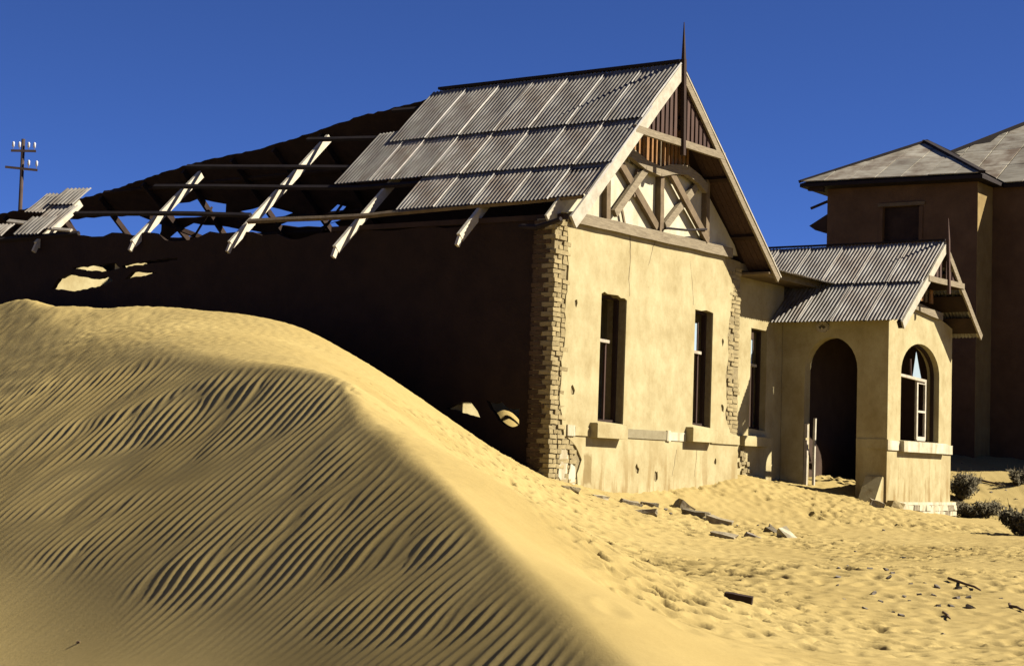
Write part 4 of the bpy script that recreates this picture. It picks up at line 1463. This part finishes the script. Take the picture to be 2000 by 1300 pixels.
# ------------------------------------------------------------------ rubble and sticks on the sand
def block_mesh(lx, ly, lz, seed, m):
    r = random.Random(seed)
    bm = bmesh.new()
    bmesh.ops.create_cube(bm, size=1.0)
    bmesh.ops.subdivide_edges(bm, edges=bm.edges[:], cuts=1, use_grid_fill=True)
    for v in bm.verts:
        v.co = Vector((v.co.x * lx, v.co.y * ly, v.co.z * lz))
        q = .10 if max(abs(v.co.x) / lx, abs(v.co.y) / ly, abs(v.co.z) / lz) > .4 else .03
        v.co += Vector((r.gauss(0, q * lx * .5), r.gauss(0, q * ly * .5), r.gauss(0, q * lz * .6)))
    me = bpy.data.meshes.new('rubble')
    bm.to_mesh(me); bm.free()
    me.materials.append(m)
    return me


def rubble(name, px, py, L, W, H, rz, tilt, m, label, cat, seed, group=None, sink=.48):
    p = spot(px, py)
    o = put(name, block_mesh(L, W, H, seed, m))
    o.location = (p[0], p[1], p[2] + H * (.5 - sink))
    o.rotation_euler = (tilt * .6, tilt, rz)
    return tag(o, label, cat, group)

GRB = 'broken blocks lying in front of the house'
rl = [
    ('rubble_block', 1232, 986, .34, .16, .13, .3, .2, 'rubble', 'dark block half sunk in sand below the first gable window, leftmost of the row', 'block'),
    ('rubble_block', 1258, 1003, .42, .18, .12, -.2, -.1, 'rubble', 'flat dark slab just right of and below the leftmost block', 'block'),
    ('rubble_block', 1268, 986, .30, .15, .09, .1, .1, 'rubble', 'pale-topped block directly behind the flat dark slab', 'block'),
    ('rubble_block', 1337, 991, .32, .2, .17, .6, .5, 'rubble', 'pointed block standing on edge in the middle of the row', 'block'),
    ('rubble_block', 1358, 1006, .44, .2, .15, -.4, .1, 'rubble', 'squarish brown block touching the pointed one', 'block'),
    ('rubble_block', 1407, 1022, .40, .2, .17, -.3, .2, 'rubble', 'thick brown block at the right end of the row below the second window', 'block'),
    ('rubble_block', 1384, 1016, .22, .12, .09, .5, .0, 'rubble', 'small block tucked against the left of the thick brown block', 'block'),
    ('rubble_block', 1414, 1050, .40, .2, .13, -.5, .15, 'rubble', 'rounded dark lump lying nearest the viewer below the row', 'block'),
    ('rubble_block', 1469, 1050, .24, .16, .10, .2, .3, 'chip', 'pale grey stone with a chipped face left of the split block', 'stone'),
    ('rubble_block', 1512, 1041, .30, .14, .12, -.5, .5, 'rubble', 'dark wedge forming the left half of the split block', 'block'),
    ('rubble_block', 1538, 1050, .34, .14, .16, -.7, .7, 'pale_plaster', 'block with one bright white face, right half of the split block', 'block'),
    ('rubble_block', 1112, 957, .30, .2, .12, .2, .1, 'mortar', 'crumbled lump of mortar at the broken left foot of the gable wall', 'block'),
    ('rubble_block', 1172, 972, .26, .16, .08, .4, .1, 'pale_plaster', 'pale flake of plaster fallen below the stained wall foot', 'plaster flake'),
]
for i, (nm, px, py, L, W, H, rz, tl, m, lab, cat) in enumerate(rl):
    rubble(nm, px, py, L, W, H, rz, tl, M[m], lab, cat, 100 + i, GRB if cat == 'block' else None)
# the long dark timber lying alone in the foreground
p0, p1 = spot(1417, 1164), spot(1466, 1186)
d = Vector(p1 - p0); 
pm_ = (p0 + p1) / 2
b = MB(); b.bar((-.13, 0, .03), (.13, .015, .028), .075, .075, seg=4, wob=.008)
o = b.build('timber_offcut', M['dark_wood']); o.location = (pm_[0], pm_[1], pm_[2]); o.rotation_euler = (.1, .12, R_(-20))
tag(o, 'short dark timber offcut lying alone on the open sand in the foreground', 'timber')
# rubble at the porch corner
for i, (px, py, L, m, lab) in enumerate(((1712, 990, .26, 'rubble', 'dark stone at the foot of the sloping stair cheek'), (1730, 984, .24, 'rubble', 'dark stone wedged between stair cheek and porch corner'),
                                        (1748, 992, .34, 'brick', 'tan block lying along the porch plinth'), (1738, 972, .2, 'rubble', 'small stone on top of the wedged one by the porch corner'))):
    rubble('rubble_block', px, py, L, .18, .16, .3 * i, .2, M[m], lab, 'stone', 140 + i, 'stones by the porch corner', .2)
# sticks
def stick(a, c, r_, label, seed):
    p0, p1 = spot(*a), spot(*c)
    rr = random.Random(seed)
    m_ = (p0 + p1) / 2
    pts = []
    for t in (0, .25, .5, .75, 1):
        P_ = p0 + (p1 - p0) * t - m_
        pts.append((P_[0] + rr.uniform(-.02, .02), P_[1], P_[2] + r_ * 1.3 + rr.uniform(-.004, .006)))
    b = MB(); b.tube(pts, [r_, r_, r_ * .9, r_ * .8, r_ * .5], 6)
    o = b.build('stick', M['stick'], None, True); o.location = tuple(m_)
    return tag(o, label, 'stick', 'sticks on the sand')

stick((1855, 1134), (1918, 1156), .017, 'long thin dark stick at lower right on the open sand', 1)
stick((1968, 1184), (2000, 1196), .016, 'broken stick at the right edge of the sand', 2)
stick((1844, 1199), (1858, 1211), .014, 'short twig below the scatter of stone chips', 3)
stick((1900, 936), (1960, 952), .03, 'dead branch on the sand bank behind the shrubs', 4)
# stone chips
chips = [(1767, 1075), (1764, 1090), (1699, 1111), (1730, 1112), (1742, 1122), (1637, 1128), (1654, 1107), (1649, 1171), (1766, 1166), (1776, 1174), (1795, 1162), (1824, 1163),
         (1806, 1139), (1830, 1146), (1778, 1141), (1832, 1184), (1858, 1185), (1720, 1176), (1745, 1197), (1760, 1203), (1636, 1143), (1592, 1084), (1726, 1035), (1670, 1078), (1868, 1168), (1895, 1188),
         (1955, 1170), (1892, 1168), (1480, 1026), (1490, 1022), (1300, 995), (1310, 1003), (1322, 1012), (1440, 1026), (1705, 1160), (1690, 1190), (1842, 1240), (1765, 1065), (1872, 1150), (1785, 1128), (1640, 1112), (1735, 1130),
         (1878, 905), (1893, 910), (1940, 915), (1936, 962), (1965, 958), (1985, 975)]
cm = [block_mesh(.085, .06, .04, 200 + k, M['chip']) for k in range(6)]
for i, (px, py) in enumerate(chips):
    p = spot(px, py)
    s = random.uniform(.35, 1.0)
    o = put('stone_chip', random.choice(cm))
    o.location = (p[0], p[1], p[2] + .004)
    o.scale = (s, s, s * random.uniform(.6, 1.1))
    o.rotation_euler = (random.uniform(-.5, .5), random.uniform(-.5, .5), random.uniform(0, 6.28))
    if py < 970 and px > 1850:
        lab, grp = 'small dark stone high on the sand bank in front of the tall house', 'stones on the sand bank'
    elif px < 1500:
        lab, grp = 'small stone chip among the broken blocks in front of the gable wall', 'chips among the blocks'
    else:
        lab, grp = 'small grey stone chip scattered on the trampled sand right of the foreground timber', 'stone chips on the sand'
    tag(o, lab, 'stone chip', grp)
# a pebble on the near dune
p = spot(153, 1257)
o = put('pebble', block_mesh(.03, .025, .02, 300, M['stick'])); o.location = (p[0], p[1], p[2] + .01)
tag(o, 'tiny dark pebble alone on the smooth dune at bottom left', 'pebble')
